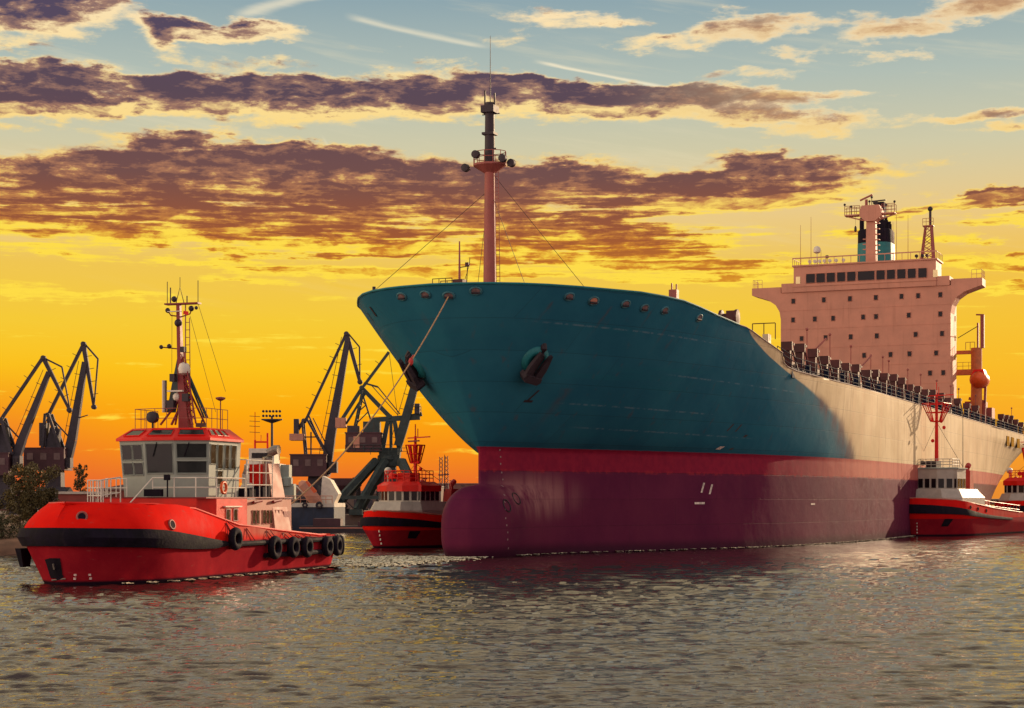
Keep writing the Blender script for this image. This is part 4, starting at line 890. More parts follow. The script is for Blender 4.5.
def build_lead_tug():
    fr = Frame(-25.9, 98.0, 18.0); L = 31.0
    root = thing('tugboat', 'large red tug leading on the left with black bow fender and tyres along its side', 'tugboat', (fr.p[0], fr.p[1], 0), -fr.a)
    T = TugForm(L, 9.1, 4.75, 3.3, 2.35, rake=1.0, bluff=6.2, lean=1.3, fine=2.6)
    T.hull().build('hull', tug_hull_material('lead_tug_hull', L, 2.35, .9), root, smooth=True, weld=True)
    T.deck().build('deck', M['brown'], root)
    rl = [T.pt(t, 1, -1) for t in (L - .1, 26, 20, 14, 9, 5, 3, 1.8, 1.2)] + [Vector((0, T.first(1) - .02, T.top(0)))] + [T.pt(t, 1, 1) for t in (1.2, 1.8, 3, 5, 9, 14, 20, 26, L - .1)]
    MB().tube(rl, .085, 6).build('bulwark_rail', M['red'], root, smooth=True)
    z0 = lambda t: interp(t, [0, 4, 8, 10.5, 12.2], [2.28, 2.12, 1.92, 1.9, 2.05]); z1 = lambda t: interp(t, [0, 4, 8, 12.2], [3.32, 3.2, 2.75, 2.25])
    T.band(z0, z1, 12, 12, .30).build('bow_fender', M['black'], root, smooth=True)
    # push knees hanging at the starboard shoulder
    b = MB(); p = T.pt(3.4, .5, -1, .35); b.loft([[p + Vector((x, y, 0)) for x, y in ((-.25, -.5), (.2, -.6), (.2, .6), (-.25, .5))], [p + Vector((x * .6 + .1, y * .6, -1.1)) for x, y in ((-.25, -.5), (.2, -.6), (.2, .6), (-.25, .5))]]); b.build('push_fender', M['black'], root)
    # rubbing strakes and tyres, port side as seen and starboard alike
    for side in (1, -1):
        for zz, t0, t1 in ((2.1, 12.4, L - .2), (1.25, 17.5, L - .6)):
            MB().tube([T.pt(t, T.qz(t, zz), side, .16) for t in np.linspace(t0, t1, 14)], .17, 8).build('rubbing_strake', M['black'], root, smooth=True)
    for t, zz in ((12.6, 2.45), (18.2, 1.75), (21.0, 1.7), (23.2, 1.65), (26.6, 1.6), (28.3, 1.6), (29.9, 1.6), (30.75, 1.6)):
        p = T.pt(min(t, L - .3), T.qz(t, zz), 1, .42); e = .2; d = T.pt(min(t, L - .3), T.qz(t, zz), 1, 1) - T.pt(min(t, L - .3), T.qz(t, zz), 1, 0); d.z = 0; d.normalize()
        tyre(root, p, d, .74 if t != 18.2 else .8, .24)
        MB().tube([p + Vector((0, 0, .7)), T.pt(min(t, L - .3), .97, 1, .08)], .025, 4).build('tyre_chain', M['darkmetal'], root)
    # stays on the bulwark (inverted V chains)
    for t in (12.5, 15, 17.8, 20.3, 22.4, 24.6, 27.2, 29):
        a = T.pt(t, .98, 1, .06); b = MB(); b.tube([T.pt(t - .1, .96, 1, .05), T.pt(t + .9, T.qz(t, 2.3), 1, .12)], .035, 4); b.tube([T.pt(t - .1, .96, 1, .05), T.pt(t - .25, T.qz(t, 2.4), 1, .12)], .03, 4); b.build('bulwark_stay', M['mastred'], root)
    # hawse holes and anchor pocket, draught marks
    cand = []
    for sd in (-1, 1):
        for t in np.concatenate([np.arange(.02, 2, .05), np.arange(2, 14, .12)]):
            for q in np.arange(.05, .98, .02):
                if t < T.first(q) + .01: continue
                p = T.pt(t, q, sd); w = fr.world(*p); d = T.pt(t, q, sd, 1) - p; nw = fr.world(*(p + d)) - w
                if nw.dot(Vector((0, 0, HC)) - w) > 0: cand.append((512 + F * w.x / w.y, HY - F * (w.z - HC) / w.y, t, q, sd))
    ca = np.array(cand)
    def spot(px, py):
        k = int(np.argmin(np.abs(ca[:, 0] - px) + np.abs(ca[:, 1] - py))); return float(ca[k, 2]), float(ca[k, 3]), int(ca[k, 4])
    for px, py in ((81.5, 516), (171, 524.5)):
        t, q, sd = spot(px, py); p = T.pt(t, q, sd, .03); d = (T.pt(t, q, sd, 1) - T.pt(t, q, sd, 0)); d.z = .25; d.normalize(); e1 = Vector((-d.y, d.x, 0)).normalized(); e2 = d.cross(e1)
        h = MB().ring(p, .27, .07, e1, e2, 16, 7).build('hawse_pipe', M['pinkmast'], root, smooth='all')
        c = MB(); c.add([p + d * .04] + [p + d * .04 + e1 * (.25 * math.cos(k * math.pi / 7)) + e2 * (.25 * math.sin(k * math.pi / 7)) for k in range(14)], [(0, 1 + k, 1 + (k + 1) % 14) for k in range(14)]); c.build('opening', M['black'], h)
    cs = ((46, 559), (59, 558), (52, 579), (62, 578)); rows = []
    for v in np.linspace(0, 1, 5):
        rows.append([T.pt(*spot(*[(cs[0][k] * (1 - u) + cs[1][k] * u) * (1 - v) + (cs[2][k] * (1 - u) + cs[3][k] * u) * v for k in (0, 1)]), .05) for u in np.linspace(0, 1, 4)])
    MB().grid(rows).build('anchor_recess', M['black'], root)
    b = MB(); b.tube([T.pt(*spot(56, 570), .1), T.pt(*spot(56, 563), .1)], .06, 6); b.tube([T.pt(*spot(53, 580), .08), T.pt(*spot(64, 579), .08)], .04, 5); b.build('anchor', M['steel'], root)
    M['tmark'] = mat('tug_mark_white', (.66, .45, .42), .7)
    for px, py in ((75, 576), (75, 579), (90, 575), (90, 578.5)):
        p = T.pt(*spot(px, py), .03); MB().box(p.x - .07, p.x + .07, p.y - .05, p.y + .02, p.z - .06, p.z + .06).build('draught_mark', M['tmark'], root)
    # ---- deckhouse
    dh = MB(); poly = [(-3.3, 10.6), (3.3, 10.6), (3.95, 12.0), (3.95, 16.2), (-3.95, 16.2), (-3.95, 12.0)]
    dh.prism(poly, 2.0, 4.98, 'xy'); house = dh.build('deckhouse', M['red'], root)
    ah = MB().box(-3.92, 3.92, 16.2, 22.9, 1.6, 4.9).build('aft_deckhouse', M['salmonred'], root)
    for k, (y0, y1) in enumerate(((13.3, 13.75), (14.3, 14.75))):
        facet_window(house, (3.95, y0, 3.6), (3.95, y1, 3.6), (3.95, y1, 4.25), (3.95, y0, 4.25), 0, 1, 0, 1, M['glass'], M['white'])
    MB().box(3.9, 4.12, 12.9, 15.2, 4.42, 4.5).build('rain_gutter', M['white'], house)
    for y0 in (17.0, 17.55, 18.5, 19.0, 19.5, 20.4, 20.95):
        facet_window(ah, (3.92, y0, 3.35), (3.92, y0 + .36, 3.35), (3.92, y0 + .36, 4.15), (3.92, y0, 4.15), 0, 1, 0, 1, M['glass'], M['salmonred'])
    b = MB(); b.box(3.92, 4.02, 21.55, 22.6, 1.7, 4.1); b.build('door', M['mastred'], ah)
    MB().box(-4.0, 4.0, 10.55, 22.95, 4.98, 5.06).build('boat_deck', M['mastred'], root)
    for y, z in ((16.8, 4.72), (19.7, 4.75)):
        b = MB(); b.tube([(4.1, y, z), (4.1, y + 1.2, z + .1)], .1, 6); b.build('fire_monitor', M['mastred'], root)
    # ---- wheelhouse: three-facet front, sides, leaning outward
    yc = 12.1
    pl_bot = [(-3.0, 16.8), (-3.0, 12.75), (-1.02, 12.15), (1.02, 12.15), (3.0, 12.75), (3.0, 16.8)]
    pl_top = [(-3.2, 16.8), (-3.2, 12.45), (-1.08, 11.8), (1.08, 11.8), (3.2, 12.45), (3.2, 16.8)]
    zb, zt = 5.06, 8.62
    w = MB().loft([[(x, y, zb) for x, y in pl_bot], [(x, y, zt) for x, y in pl_top]]); wh = w.build('wheelhouse', M['greyblue'], root)
    P = lambda i, z: Vector((pl_bot[i][0], pl_bot[i][1], zb)).lerp(Vector((pl_top[i][0], pl_top[i][1], zt)), (z - zb) / (zt - zb))
    def fac(i, j): return (P(i, zb), P(j, zb), P(j, zt), P(i, zt))
    def vz(z): return (z - zb) / (zt - zb)
    for i, j, specs in ((1, 2, ((.10, .47, 7.45, 8.35), (.56, .9, 7.45, 8.35), (.10, .47, 6.5, 7.2), (.56, .9, 6.5, 7.2))), (2, 3, ((.08, .92, 6.6, 8.4),)), (3, 4, ((.08, .92, 7.55, 8.4), (.08, .92, 6.6, 7.3))), (4, 5, ((.04, .2, 7.2, 8.35), (.27, .42, 6.9, 8.35), (.5, .62, 6.9, 8.35), (.7, .84, 6.9, 8.35), (.27, .42, 5.9, 6.7)))):
        for u0, u1, z0_, z1_ in specs: facet_window(wh, *fac(i, j), u0, u1, vz(z0_), vz(z1_), M['panegrey'] if (i, j) != (4, 5) else M['glass'], M['greyblue'])
    for i, j in ((2, 3), (3, 4)):                             # wipers
        a, b_, c_, d_ = fac(i, j); b = MB(); o = Vector((0, -.09, 0)); b.tube([a.lerp(b_, .45).lerp(d_.lerp(c_, .45), .97) + o, a.lerp(b_, .3).lerp(d_.lerp(c_, .3), .72) + o], .03, 4); b.build('wiper', M['black'], wh)
    # console and chairs are hidden; red eyebrow roof with skylights
    o1 = [(x * 1.05, y - (.16 if y < 16 else -.1), 8.62) for x, y in pl_top]; o2 = [(x * 1.05, y - (.16 if y < 16 else -.1), 8.78) for x, y in pl_top]; o3 = [(x * .82, (y - 15) * .74 + 15, 9.45) for x, y in pl_top]
    rf = MB().loft([o1, o2, o3]).build('wheelhouse_roof', M['red'], root)
    O2 = [Vector(p) for p in o2]; O3 = [Vector(p) for p in o3]
    for i, j, (u0, u1) in ((1, 2, (.2, .8)), (2, 3, (.12, .88)), (3, 4, (.12, .86)), (4, 5, (.06, .2)), (4, 5, (.26, .4)), (4, 5, (.46, .6))):
        facet_window(rf, O2[i], O2[j], O3[j], O3[i], u0, u1, .25, .75, M['panegrey'], M['red'], 'skylight')
    q = MB(); rail(q, [(-2.55, 16.2, 9.45), (-2.55, 13.3, 9.45), (-.85, 12.8, 9.45), (.85, 12.8, 9.45), (2.55, 13.3, 9.45), (2.55, 16.2, 9.45)], 1.25, 2, .022, .75); q.build('roof_railing', M['pinkmast'], root)
    b = MB().lathe((-1.05, 12.9, 10.15), [(.12, -.3), (.36, -.22), (.38, .15), (.15, .25)], 14, 'y'); b.tube([(-1.05, 12.9, 9.45), (-1.05, 12.9, 9.9)], .07, 6); b.build('searchlight', M['darkmetal'], root, smooth=True)
    b = MB(); b.box(1.9, 2.5, 13.1, 13.4, 9.5, 9.75); b.tube([(2.2, 13.2, 9.45), (2.3, 13.2, 9.95)], .06, 5); b.build('loudhailer', M['brown'], root)
    # ---- mast
    ms = thing_part('mast', root); my = 15.1
    def mx(px): return fr.at_y(px, 300, my)[0]
    def mz(py): return fr.at_y(184, py, my)[1]
    b = MB(); b.loft([[(mx(181), my - .3, 9.4), (mx(191), my - .3, 9.4), (mx(191), my + .4, 9.4), (mx(181), my + .4, 9.4)], [(mx(178.5), my - .2, mz(355)), (mx(182), my - .2, mz(355)), (mx(182), my + .2, mz(355)), (mx(178.5), my + .2, mz(355))], [(mx(177), my - .12, mz(304)), (mx(180.5), my - .12, mz(304)), (mx(180.5), my + .12, mz(304)), (mx(177), my + .12, mz(304))]])
    b.build('mast_column', M['mastred'], ms)
    b = MB()
    for a_, c_ in (((165, 425), (178, 402)), ((176, 425), (181, 405)), ((197, 425), (187, 405))): b.tube([(mx(a_[0]), my - .6, mz(a_[1])), (mx(c_[0]), my, mz(c_[1]))], .08, 6)
    for a_, c_ in (((170, 424), (182, 388)), ((200, 424), (186, 384))): b.tube([(mx(a_[0]), my + .7, mz(a_[1])), (mx(c_[0]), my, mz(c_[1]))], .07, 6)
    b.build('mast_brace', M['mastred'], ms)
    b = MB()
    for k in range(10):
        pa, pb = 420 - k * 6.5, 416 - k * 6.5; b.tube([(mx(192 - k * .9), my - .42, mz(pa)), (mx(198 - k * 1.2), my - .42, mz(pb))], .04, 4); b.tube([(mx(198 - k * 1.2), my - .42, mz(pa)), (mx(192 - k * .9), my - .42, mz(pb - 3))], .03, 4)
    b.tube([(mx(199), my - .42, mz(424)), (mx(187), my - .42, mz(352))], .06, 5); b.build('mast_lattice', M['mastred'], ms)
    for px, py, w_, h_ in ((174, 405, .5, .6), (189, 398, .45, .5), (176, 378, .35, .5), (186, 350, .3, .35)): MB().box(mx(px) - w_ / 2, mx(px) + w_ / 2, my - .55, my - .2, mz(py) - h_ / 2, mz(py) + h_ / 2).build('mast_equipment', M['darkmetal'], ms)
    b = MB(); b.tube([(mx(205), my + .3, mz(418)), (mx(186), my + .2, mz(372))], .09, 6); b.tube([(mx(202), my + .3, mz(418)), (mx(184), my + .2, mz(372))], .06, 6)
    for k in range(9): b.tube([(mx(205 - 19 * k / 9), my + .3, mz(418 - 46 * k / 9)), (mx(202 - 18 * k / 9), my + .3, mz(418 - 46 * k / 9))], .03, 4)
    b.build('mast_ladder', M['cranegreen'], ms)
    b = MB(); b.loft([[(mx(166), my + .1, mz(412)), (mx(172), my + .1, mz(412)), (mx(172), my + .5, mz(412)), (mx(166), my + .5, mz(412))], [(mx(171), my + .1, mz(384)), (mx(179), my + .1, mz(384)), (mx(179), my + .5, mz(384)), (mx(171), my + .5, mz(384))], [(mx(177), my + .1, mz(355)), (mx(180), my + .1, mz(355)), (mx(180), my + .5, mz(355)), (mx(177), my + .5, mz(355))]]); b.build('mast_fin', M['cranegreen'], ms)
    b = MB(); b.tube([(mx(164.5), my, mz(412)), (mx(164.5), my, mz(380))], .16, 8); b.build('exhaust_tube', M['steel'], ms)
    b = MB(); b.box(mx(166), mx(199.5), my - .25, my + .25, mz(304.5), mz(303)); b.build('cross_yard', M['mastred'], ms)
    b = MB()
    for px, p0, p1, r in ((167.3, 304, 281, .025), (198, 304, 281, .025), (170.5, 303, 287, .04), (180, 287, 277, .02), (187, 304, 296, .04)): b.tube([(mx(px), my, mz(p0)), (mx(px), my, mz(p1))], r, 5)
    b.tube([(mx(176), my, mz(303)), (mx(180), my, mz(287)), (mx(184), my, mz(303))], .03, 4); b.build('whip_antenna', M['darkmetal'], ms)
    b = MB(); b.tube([(mx(169), my, mz(312)), (mx(171), my, mz(315)), (mx(178), my, mz(316))], .045, 5); b.tube([(mx(192), my, mz(308)), (mx(190), my, mz(314)), (mx(180), my, mz(317))], .045, 5); b.tube([(mx(162), my, mz(346.5)), (mx(180), my, mz(349))], .04, 5); b.build('lamp_arm', M['mastred'], ms)
    for px, py, r in ((168.5, 310, .17), (192, 309, .19), (162, 346.5, .14), (170, 346, .16), (179, 323, .26), (175, 299, .2), (197, 308.5, .12), (178, 397, .3)): MB().ball((mx(px), my - .1, mz(py)), r, 8).build('navigation_lamp', M['darkmetal'] if px != 178 else M['white'], ms, smooth=True)
    b = MB(); b.lathe((mx(186.5), my - .3, mz(369)), [(.1, -.42), (.34, -.3), (.4, 0), (.3, .3), (.08, .42)], 10); b.build('radome', M['white'], ms, smooth=True)
    MB().box(mx(171), mx(186), my - .5, my - .3, mz(392), mz(390.5)).build('radar_scanner', M['white'], ms); MB().box(mx(171), mx(184), my - .5, my - .3, mz(312.2), mz(311.4)).build('radar_scanner', M['white'], ms)
    b = MB(); b.tube([(mx(185.5), my, mz(425)), (mx(185.5), my, mz(304))], .04, 5); b.tube([(mx(190.5), my, mz(425)), (mx(189.5), my, mz(318))], .03, 5)
    for k in range(14): py = 420 - k * 7.5; b.tube([(mx(185.5), my, mz(py)), (mx(190.2), my, mz(py))], .02, 4)
    b.build('rung_ladder', M['pinkmast'], ms)
    MB().add([(mx(185), my - .2, mz(311)), (mx(190), my - .2, mz(312)), (mx(190), my - .2, mz(315.5)), (mx(184.5), my - .2, mz(314.5))], [(0, 1, 2, 3)]).build('flag', M['red'], ms)
    for a_, c_ in (((198, 304), (222, 392)), ((190, 316), (212, 412)), ((172, 312), (168, 372))): MB().tube([(mx(a_[0]), my, mz(a_[1])), (mx(c_[0]), my + .5, mz(c_[1]))], .014, 4).build('stay_wire', M['darkmetal'], ms)
    b = MB(); ax, az_ = fr.at_y(220.5, 399, 17.5); b.tube([(ax, 17.5, 5), (ax, 17.5, az_)], .04, 5); b.lathe((ax, 17.5, az_), [(.1, -.12), (.32, .0), (.32, .1), (.1, .14)], 12); b.build('satellite_antenna', M['pinkmast'], root)
    # rails on the boat deck and forecastle
    q = MB(); rail(q, [(-3.9, 12.2, 5.06), (-3.2, 10.8, 5.06), (-1.6, 10.65, 5.06)], 1.15, 2, .035, .7); q.build('deck_railing', M['white'], root)
    q = MB(); rail(q, [(-3.9, 11.5, 4.2), (-3.5, 9.2, 4.2), (-2.1, 8.7, 4.2)], 1.9, 4, .035, .5); rail(q, [(-1.9, 10.4, 4.4), (-2.2, 8.6, 4.2)], 1.9, 2, .04, .9); q.build('forecastle_railing', M['white'], root)
    q = MB(); rail(q, [(.2, 10.7, 5.06), (3.2, 10.7, 5.06), (3.9, 12.1, 5.06), (3.9, 16, 5.06)], 1.2, 2, .04, 1.5); q.tube([(.2, 10.7, 6.26), (-.9, 9.0, 4.2)], .04, 5); q.build('deck_railing', M['white'], root)
    q = MB(); rail(q, [(3.9, 16.2, 5.06), (3.9, 20, 5.06)], 2.4, 3, .035, 1.0); rail(q, [(2.2, 17.2, 5.06), (2.2, 19.6, 5.06)], 2.5, 2, .035, 1.1); q.tube([(3.9, 16, 5.1), (3.3, 17.6, 7.5)], .04, 5); q.build('ladder_railing', M['white'], root)
    b = MB(); b.box(-1.9, 1.1, 7.4, 9.2, 2.9, 3.9); b.lathe((-.4, 8.3, 3.9), [(.15, -1.3), (.7, -1.25), (.7, -1.05), (.38, -1.0), (.38, .9), (.7, .95), (.7, 1.2), (.2, 1.25)], 12, 'x'); b.build('anchor_windlass', M['brown'], root)
    b = MB(); b.box(-.2, 1.0, 10.3, 10.62, 5.1, 5.55); b.build('vent_box', M['black'], root)
    b = MB(); b.box(1.25, 1.55, 10.2, 10.5, 6.1, 6.45); b.tube([(1.4, 10.4, 5.06), (1.4, 10.4, 6.2)], .05, 5); b.build('deck_floodlight', M['black'], root)
    b = MB(); b.box(2.7, 3.5, 17.4, 19.6, 5.06, 5.65); b.box(3.0, 3.75, 18.9, 20.2, 5.06, 5.8); b.build('winch_housing', M['black'], root)
    # stack with bent exhaust, red box
    sx0 = fr.at_y(262.8, 470, 21)[0]; sx1 = fr.at_y(273.5, 470, 21)[0]; bx1 = fr.at_y(284.5, 530, 21)[0]; bx0 = sx0 - .2
    MB().loft([[(bx0, 19.9, 1.6), (bx1, 19.9, 1.6), (bx1, 22.6, 1.6), (bx0, 22.6, 1.6)], [(sx0, 20.2, 7.3), (sx1, 20.2, 7.3), (sx1, 21.8, 7.3), (sx0, 21.8, 7.3)]]).build('funnel', M['salmonred'], root)
    b = MB(); xx = (sx0 + sx1) / 2; b.tube([(xx - .1, 21, 7.2), (xx - .05, 21, 7.7), (xx + .12, 21, 8.05), (xx + .5, 21, 8.25), (xx + .8, 21, 8.25)], .33, 10); b.build('exhaust_pipe', M['steel'], root, smooth=True)
    rx0 = fr.at_y(252, 470, 20)[0]; rx1 = fr.at_y(262, 470, 20)[0]
    b = MB(); b.box(rx0, rx1, 19.6, 20.1, 5.6, 7.25); b.build('fire_locker', M['red'], root)
    b = MB(); b.tube([(rx0 - .3, 19.4, 5), (rx0 - .3, 19.4, 6.6), (rx0 - .1, 19.3, 7.2)], .13, 8); b.ball((rx0, 19.4, 5.6), .55, 10, .8); b.build('vent_cowl', M['white'], root, smooth=True)
    b = MB(); b.lathe((1.2, 24.8, 2.6), [(.2, -1.6), (.95, -1.5), (.95, -1.3), (.45, -1.25), (.45, 1.25), (.95, 1.3), (.95, 1.5), (.2, 1.6)], 12, 'x'); b.box(-1, 3, 24.2, 25.4, 1.4, 2.0); b.build('towing_winch', M['brown'], root)
    # life ring on the rail
    p = fr.world(3.98, 12.9, 5.65)
    lr = MB().ring((0, 0, 0), .34, .09, (0, 1, 0), (0, 0, 1), 20, 8).build('life_ring', M['orange'], None, smooth='all'); lr.location = p; lr.rotation_euler = (0, 0, -fr.a)
    tag(lr, 'orange life ring hung on the white railing of the leading tug', 'life ring')
    return fr, T

def build_harbour_tug(x, y, deg, L, B, label, roofred, zs, basket=True, wt=7.0):
    fr = Frame(x, y, deg); root = thing('tugboat', label, 'tugboat', (x, y, 0), -fr.a)
    zb, zm, zst = zs; T = TugForm(L, B, zb, zm, zst, rake=1.3, bluff=7.6, lean=.15, fine=3.5)
    k = zb / 4.0
    T.hull().build('hull', tug_hull_material('tug_hull_%d' % L, L, zm * .62, .45, 1.0 if roofred else .82), root, smooth=True, weld=True)
    T.deck().build('deck', M['brown'], root)
    rl = [T.pt(t, 1, -1) for t in (L - .1, L * .8, L * .5, L * .3, 5, 3, 1.8, 1.0)] + [Vector((0, T.first(1) - .02, T.top(0)))] + [T.pt(t, 1, 1) for t in (1.0, 1.8, 3, 5, L * .3, L * .5, L * .8, L - .1)]
    MB().tube(rl, .09, 6).build('bulwark_rail', M['salmonred'], root, smooth=True)
    z0 = lambda t: T.top(t) * .60; z1 = lambda t: T.top(t) * interp(t, [0, 3, 12, 25], [.84, .80, .72, .70])
    T.band(z0, z1, min(25, L - 1), min(25, L - 1), .28).build('bow_fender', M['black'], root, smooth=True)
    for side in (-1, 1):                                       # anchor pockets either side of the stem
        b = MB(); hp = lambda t, z: T.pt(t, T.qz(t, z), side, .04)
        b.add([hp(2.6, .26 * zb), hp(3.5, .26 * zb), hp(3.6, .46 * zb), hp(2.4, .46 * zb)], [(0, 1, 2, 3)]); b.build('anchor_pocket', M['black'], root)
        for t in (7.5, 10.5, 14): 
            p = T.pt(t, .87, side, .03); d = T.pt(t, .87, side, 1) - T.pt(t, .87, side, 0); MB().ring(p, .2, .06, (0, 1, 0), (0, 0, 1), 12, 6).build('fairlead', M['black'], root)
    for kk in range(4): 
        q_ = T.qz(1, .5 + kk * .4); b = MB(); p = T.pt(T.first(q_) + .12, q_, 1, .04); b.box(p.x - .05, p.x + .07, p.y - .05, p.y + .05, p.z - .1, p.z + .1); b.build('draught_mark', M['white'], root)
    # lower house with apron, then wheelhouse with many upright windows
    H = B / 2 - .75; z1_ = zb * 1.0; 
    ap = MB(); poly = lambda e, f: [(-H * .55 * e, wt - 1.9 - f), (H * .55 * e, wt - 1.9 - f), (H * e, wt - .3 - f * .5), (H * e, wt + 7 + f * 3.5), (-H * e, wt + 7 + f * 3.5), (-H * e, wt - .3 - f * .5)]
    ap.loft([[(a, b, 1.6) for a, b in poly(1.0, .5)], [(a, b, z1_ + .05) for a, b in poly(1.0, .5)], [(a, b, z1_ + .95 * k) for a, b in poly(.88, .05)]])
    lower = ap.build('deckhouse', M['dullwhite'], root)
    zw0, zw1 = z1_ + .9 * k, z1_ + (2.55 if roofred else 3.1) * k
    hw = H * .80; front = wt - 1.2
    nf = 7; pts = [(-hw, front + 4.8), (-hw, front + 1.3)] + [(hw * math.sin(a), front + .35 - (math.cos(a) - math.cos(R(62))) * 1.6 + .9) for a in np.linspace(-R(62), R(62), 4)] + [(hw, front + 1.3), (hw, front + 4.8)]
    wl_ = MB().loft([[(a, b, zw0) for a, b in pts], [(a, b, zw1) for a, b in pts]]); wh = wl_.build('wheelhouse', M['dullwhite'], root)
    wz0, wz1 = zw0 + .18 * k, zw0 + 1.15 * k
    for i in range(len(pts) - 1):
        a, b = pts[i], pts[i + 1]; ln = math.hypot(b[0] - a[0], b[1] - a[1]); m = max(1, round(ln / (.85 * k)))
        for j in range(m):
            f0, f1 = (j + .16) / m, (j + .84) / m
            A = Vector((a[0], a[1], 0)); Bv = Vector((b[0], b[1], 0)); p0 = A.lerp(Bv, f0); p1 = A.lerp(Bv, f1); n = Vector((Bv.y - A.y, -(Bv.x - A.x), 0)).normalized()
            cx = Vector((0, front + 2.5, 0));
            if n.dot(A.lerp(Bv, .5) - cx) < 0: n = -n
            b_ = MB(); b_.add([p0 + n * .04 + Vector((0, 0, wz0)), p1 + n * .04 + Vector((0, 0, wz0)), p1 + n * .04 + Vector((0, 0, wz1)), p0 + n * .04 + Vector((0, 0, wz1)), p0 - n * .02 + Vector((0, 0, wz0)), p1 - n * .02 + Vector((0, 0, wz0)), p1 - n * .02 + Vector((0, 0, wz1)), p0 - n * .02 + Vector((0, 0, wz1))], [(0, 1, 2, 3), (0, 4, 5, 1), (1, 5, 6, 2), (2, 6, 7, 3), (3, 7, 4, 0)]); b_.build('window', M['glass'], wh)
    rfm = M['red'] if roofred else M['greyblue']
    MB().loft([[(a * 1.06, front + 2.5 + (b - front - 2.5) * 1.07, zw1 - (.5 * k if roofred else 0)) for a, b in pts], [(a * 1.06, front + 2.5 + (b - front - 2.5) * 1.07, zw1 + .12) for a, b in pts], [(a * .84, front + 2.6 + (b - front - 2.5) * .84, zw1 + (.55 * k if roofred else .2)) for a, b in pts]]).build('wheelhouse_roof', rfm, root)
    zr = zw1 + (.55 * k if roofred else .2)
    q = MB(); rp = [(a * .8, front + 2.6 + (b - front - 2.5) * .8, zr) for a, b in pts]; rail(q, rp, 1.1, 3, .045, .7); q.build('roof_railing', M['red'] if roofred else M['dullwhite'], root)
    b = MB(); b.box(-.7, .7, front + 2, front + 4, zr, zr + .9); b.lathe((-.9, front + 1.4, zr + .6), [(.1, -.25), (.35, -.2), (.35, .2), (.1, .25)], 10, 'y'); b.build('monitor_platform', M['red'] if roofred else M['darkmetal'], root)
    # mast with the square lattice basket of a fire platform
    my = front + 4.2; ms = thing_part('mast', root); zt = zr + (5.0 if roofred else 7.9) * k
    MB().tube([(0, my, zr - .5), (0, my, zt)], .24 * k, 8, .14 * k).build('mast_column', M['red'], ms, smooth=True)
    if basket:
        b0, b1 = zt - 2.9 * k, zt - 1.0 * k; b = MB(); w0, w1 = (.4 * k, .75 * k) if roofred else (.5 * k, 1.2 * k)
        for sx in (-1, -.33, .33, 1):
            for sy in (-1, 1):
                b.beam((sx * w0, my + sy * w0, b0), (sx * w1, my + sy * w1, b1), .11)
                b.beam((sy * w0, my + sx * w0, b0), (sy * w1, my + sx * w1, b1), .11)
        for f in (0, .5, 1):
            ww = w0 + (w1 - w0) * f; zz = b0 + (b1 - b0) * f
            b.tube([(-ww, my - ww, zz), (ww, my - ww, zz), (ww, my + ww, zz), (-ww, my + ww, zz)], .06, 5, closed=True)
        b.box(-w0, w0, my - w0, my + w0, b0 - .1, b0); b.build('platform_basket', M['red'], ms)
    b = MB(); b.beam((-1.0 * k, my, zt - .2), (1.9 * k, my, zt - .1), .12); b.tube([(0, my, zt), (0, my, zt + 1.3 * k)], .06, 5); b.tube([(.3, my, zt - .1), (.3, my, zt + .8 * k)], .05, 5); b.build('cross_yard', M['red'], ms)
    b = MB(); b.beam((-.7 * k, my - .3, zt - .55), (.7 * k, my - .3, zt - .5), .2, .15); b.build('radar_scanner', M['mastred'], ms)
    for dx, dz in ((.9, -3.6), (-.35, -5), (.6, -2.9)): MB().ball((dx * k, my - .3, zt + dz * k), .2 * k, 8).build('navigation_lamp', M['red'], ms)
    for sx in (-1, 1): MB().tube([(0, my, zt - 3 * k), (sx * 2.6 * k, my + 1.2, zr)], .025, 4).build('stay_wire', M['darkmetal'], ms)
    b = MB(); b.tube([(2.3 * k, my + 2.2, zr - 1), (2.3 * k, my + 2.2, zt - 2 * k)], .06, 5, .03); b.build('whip_antenna', M['darkmetal'], root)
    b = MB(); b.tube([(-hw * .8, front + 2.2, zr), (-hw * .8, front + 2.2, zr + .8)], .06, 5); b.ball((-hw * .8, front + 2.2, zr + 1.1), .42 * k, 10); b.build('radome', M['white'], root, smooth=True)
    # funnels and deck gear aft
    for sx in (-1, 1):
        b = MB(); b.loft([[(sx * H * .62 + a * .6 * k, wt + 6.5 + c * .9, 1.5) for a, c in ((-1, -1), (1, -1), (1, 1), (-1, 1))], [(sx * H * .62 + a * .5 * k, wt + 6.8 + c * .7, zw1 - .2) for a, c in ((-1, -1), (1, -1), (1, 1), (-1, 1))]]); b.tube([(sx * H * .62, wt + 6.8, zw1 - .3), (sx * H * .62, wt + 6.9, zw1 + .3), (sx * H * .62, wt + 7.4, zw1 + .6)], .3 * k, 8); b.build('funnel', M['tugred_dull'], root)
    b = MB(); b.box(-H * .7, H * .9, wt + 9.5, wt + 12.5, 1.4, zb * .95); b.lathe((H * .4, wt + 11, zb * .95), [(.2, -.2), (1.0, .1), (.9, .6), (.2, .9)], 10); b.lathe((H * .2, wt + 13.5, 2.4), [(.2, -1.4), (.9, -1.3), (.4, -1.1), (.4, 1.1), (.9, 1.3), (.2, 1.4)], 12, 'x'); b.build('towing_winch', M['tugred_dull'], root)
    q = MB(); rail(q, [T.pt(t, .96, 1, -.9) + Vector((0, 0, -.1)) for t in (wt + 8, wt + 12, L - 4)], 1.2, 2, .05, 1.4); q.build('deck_railing', M['tugred_dull'], root)
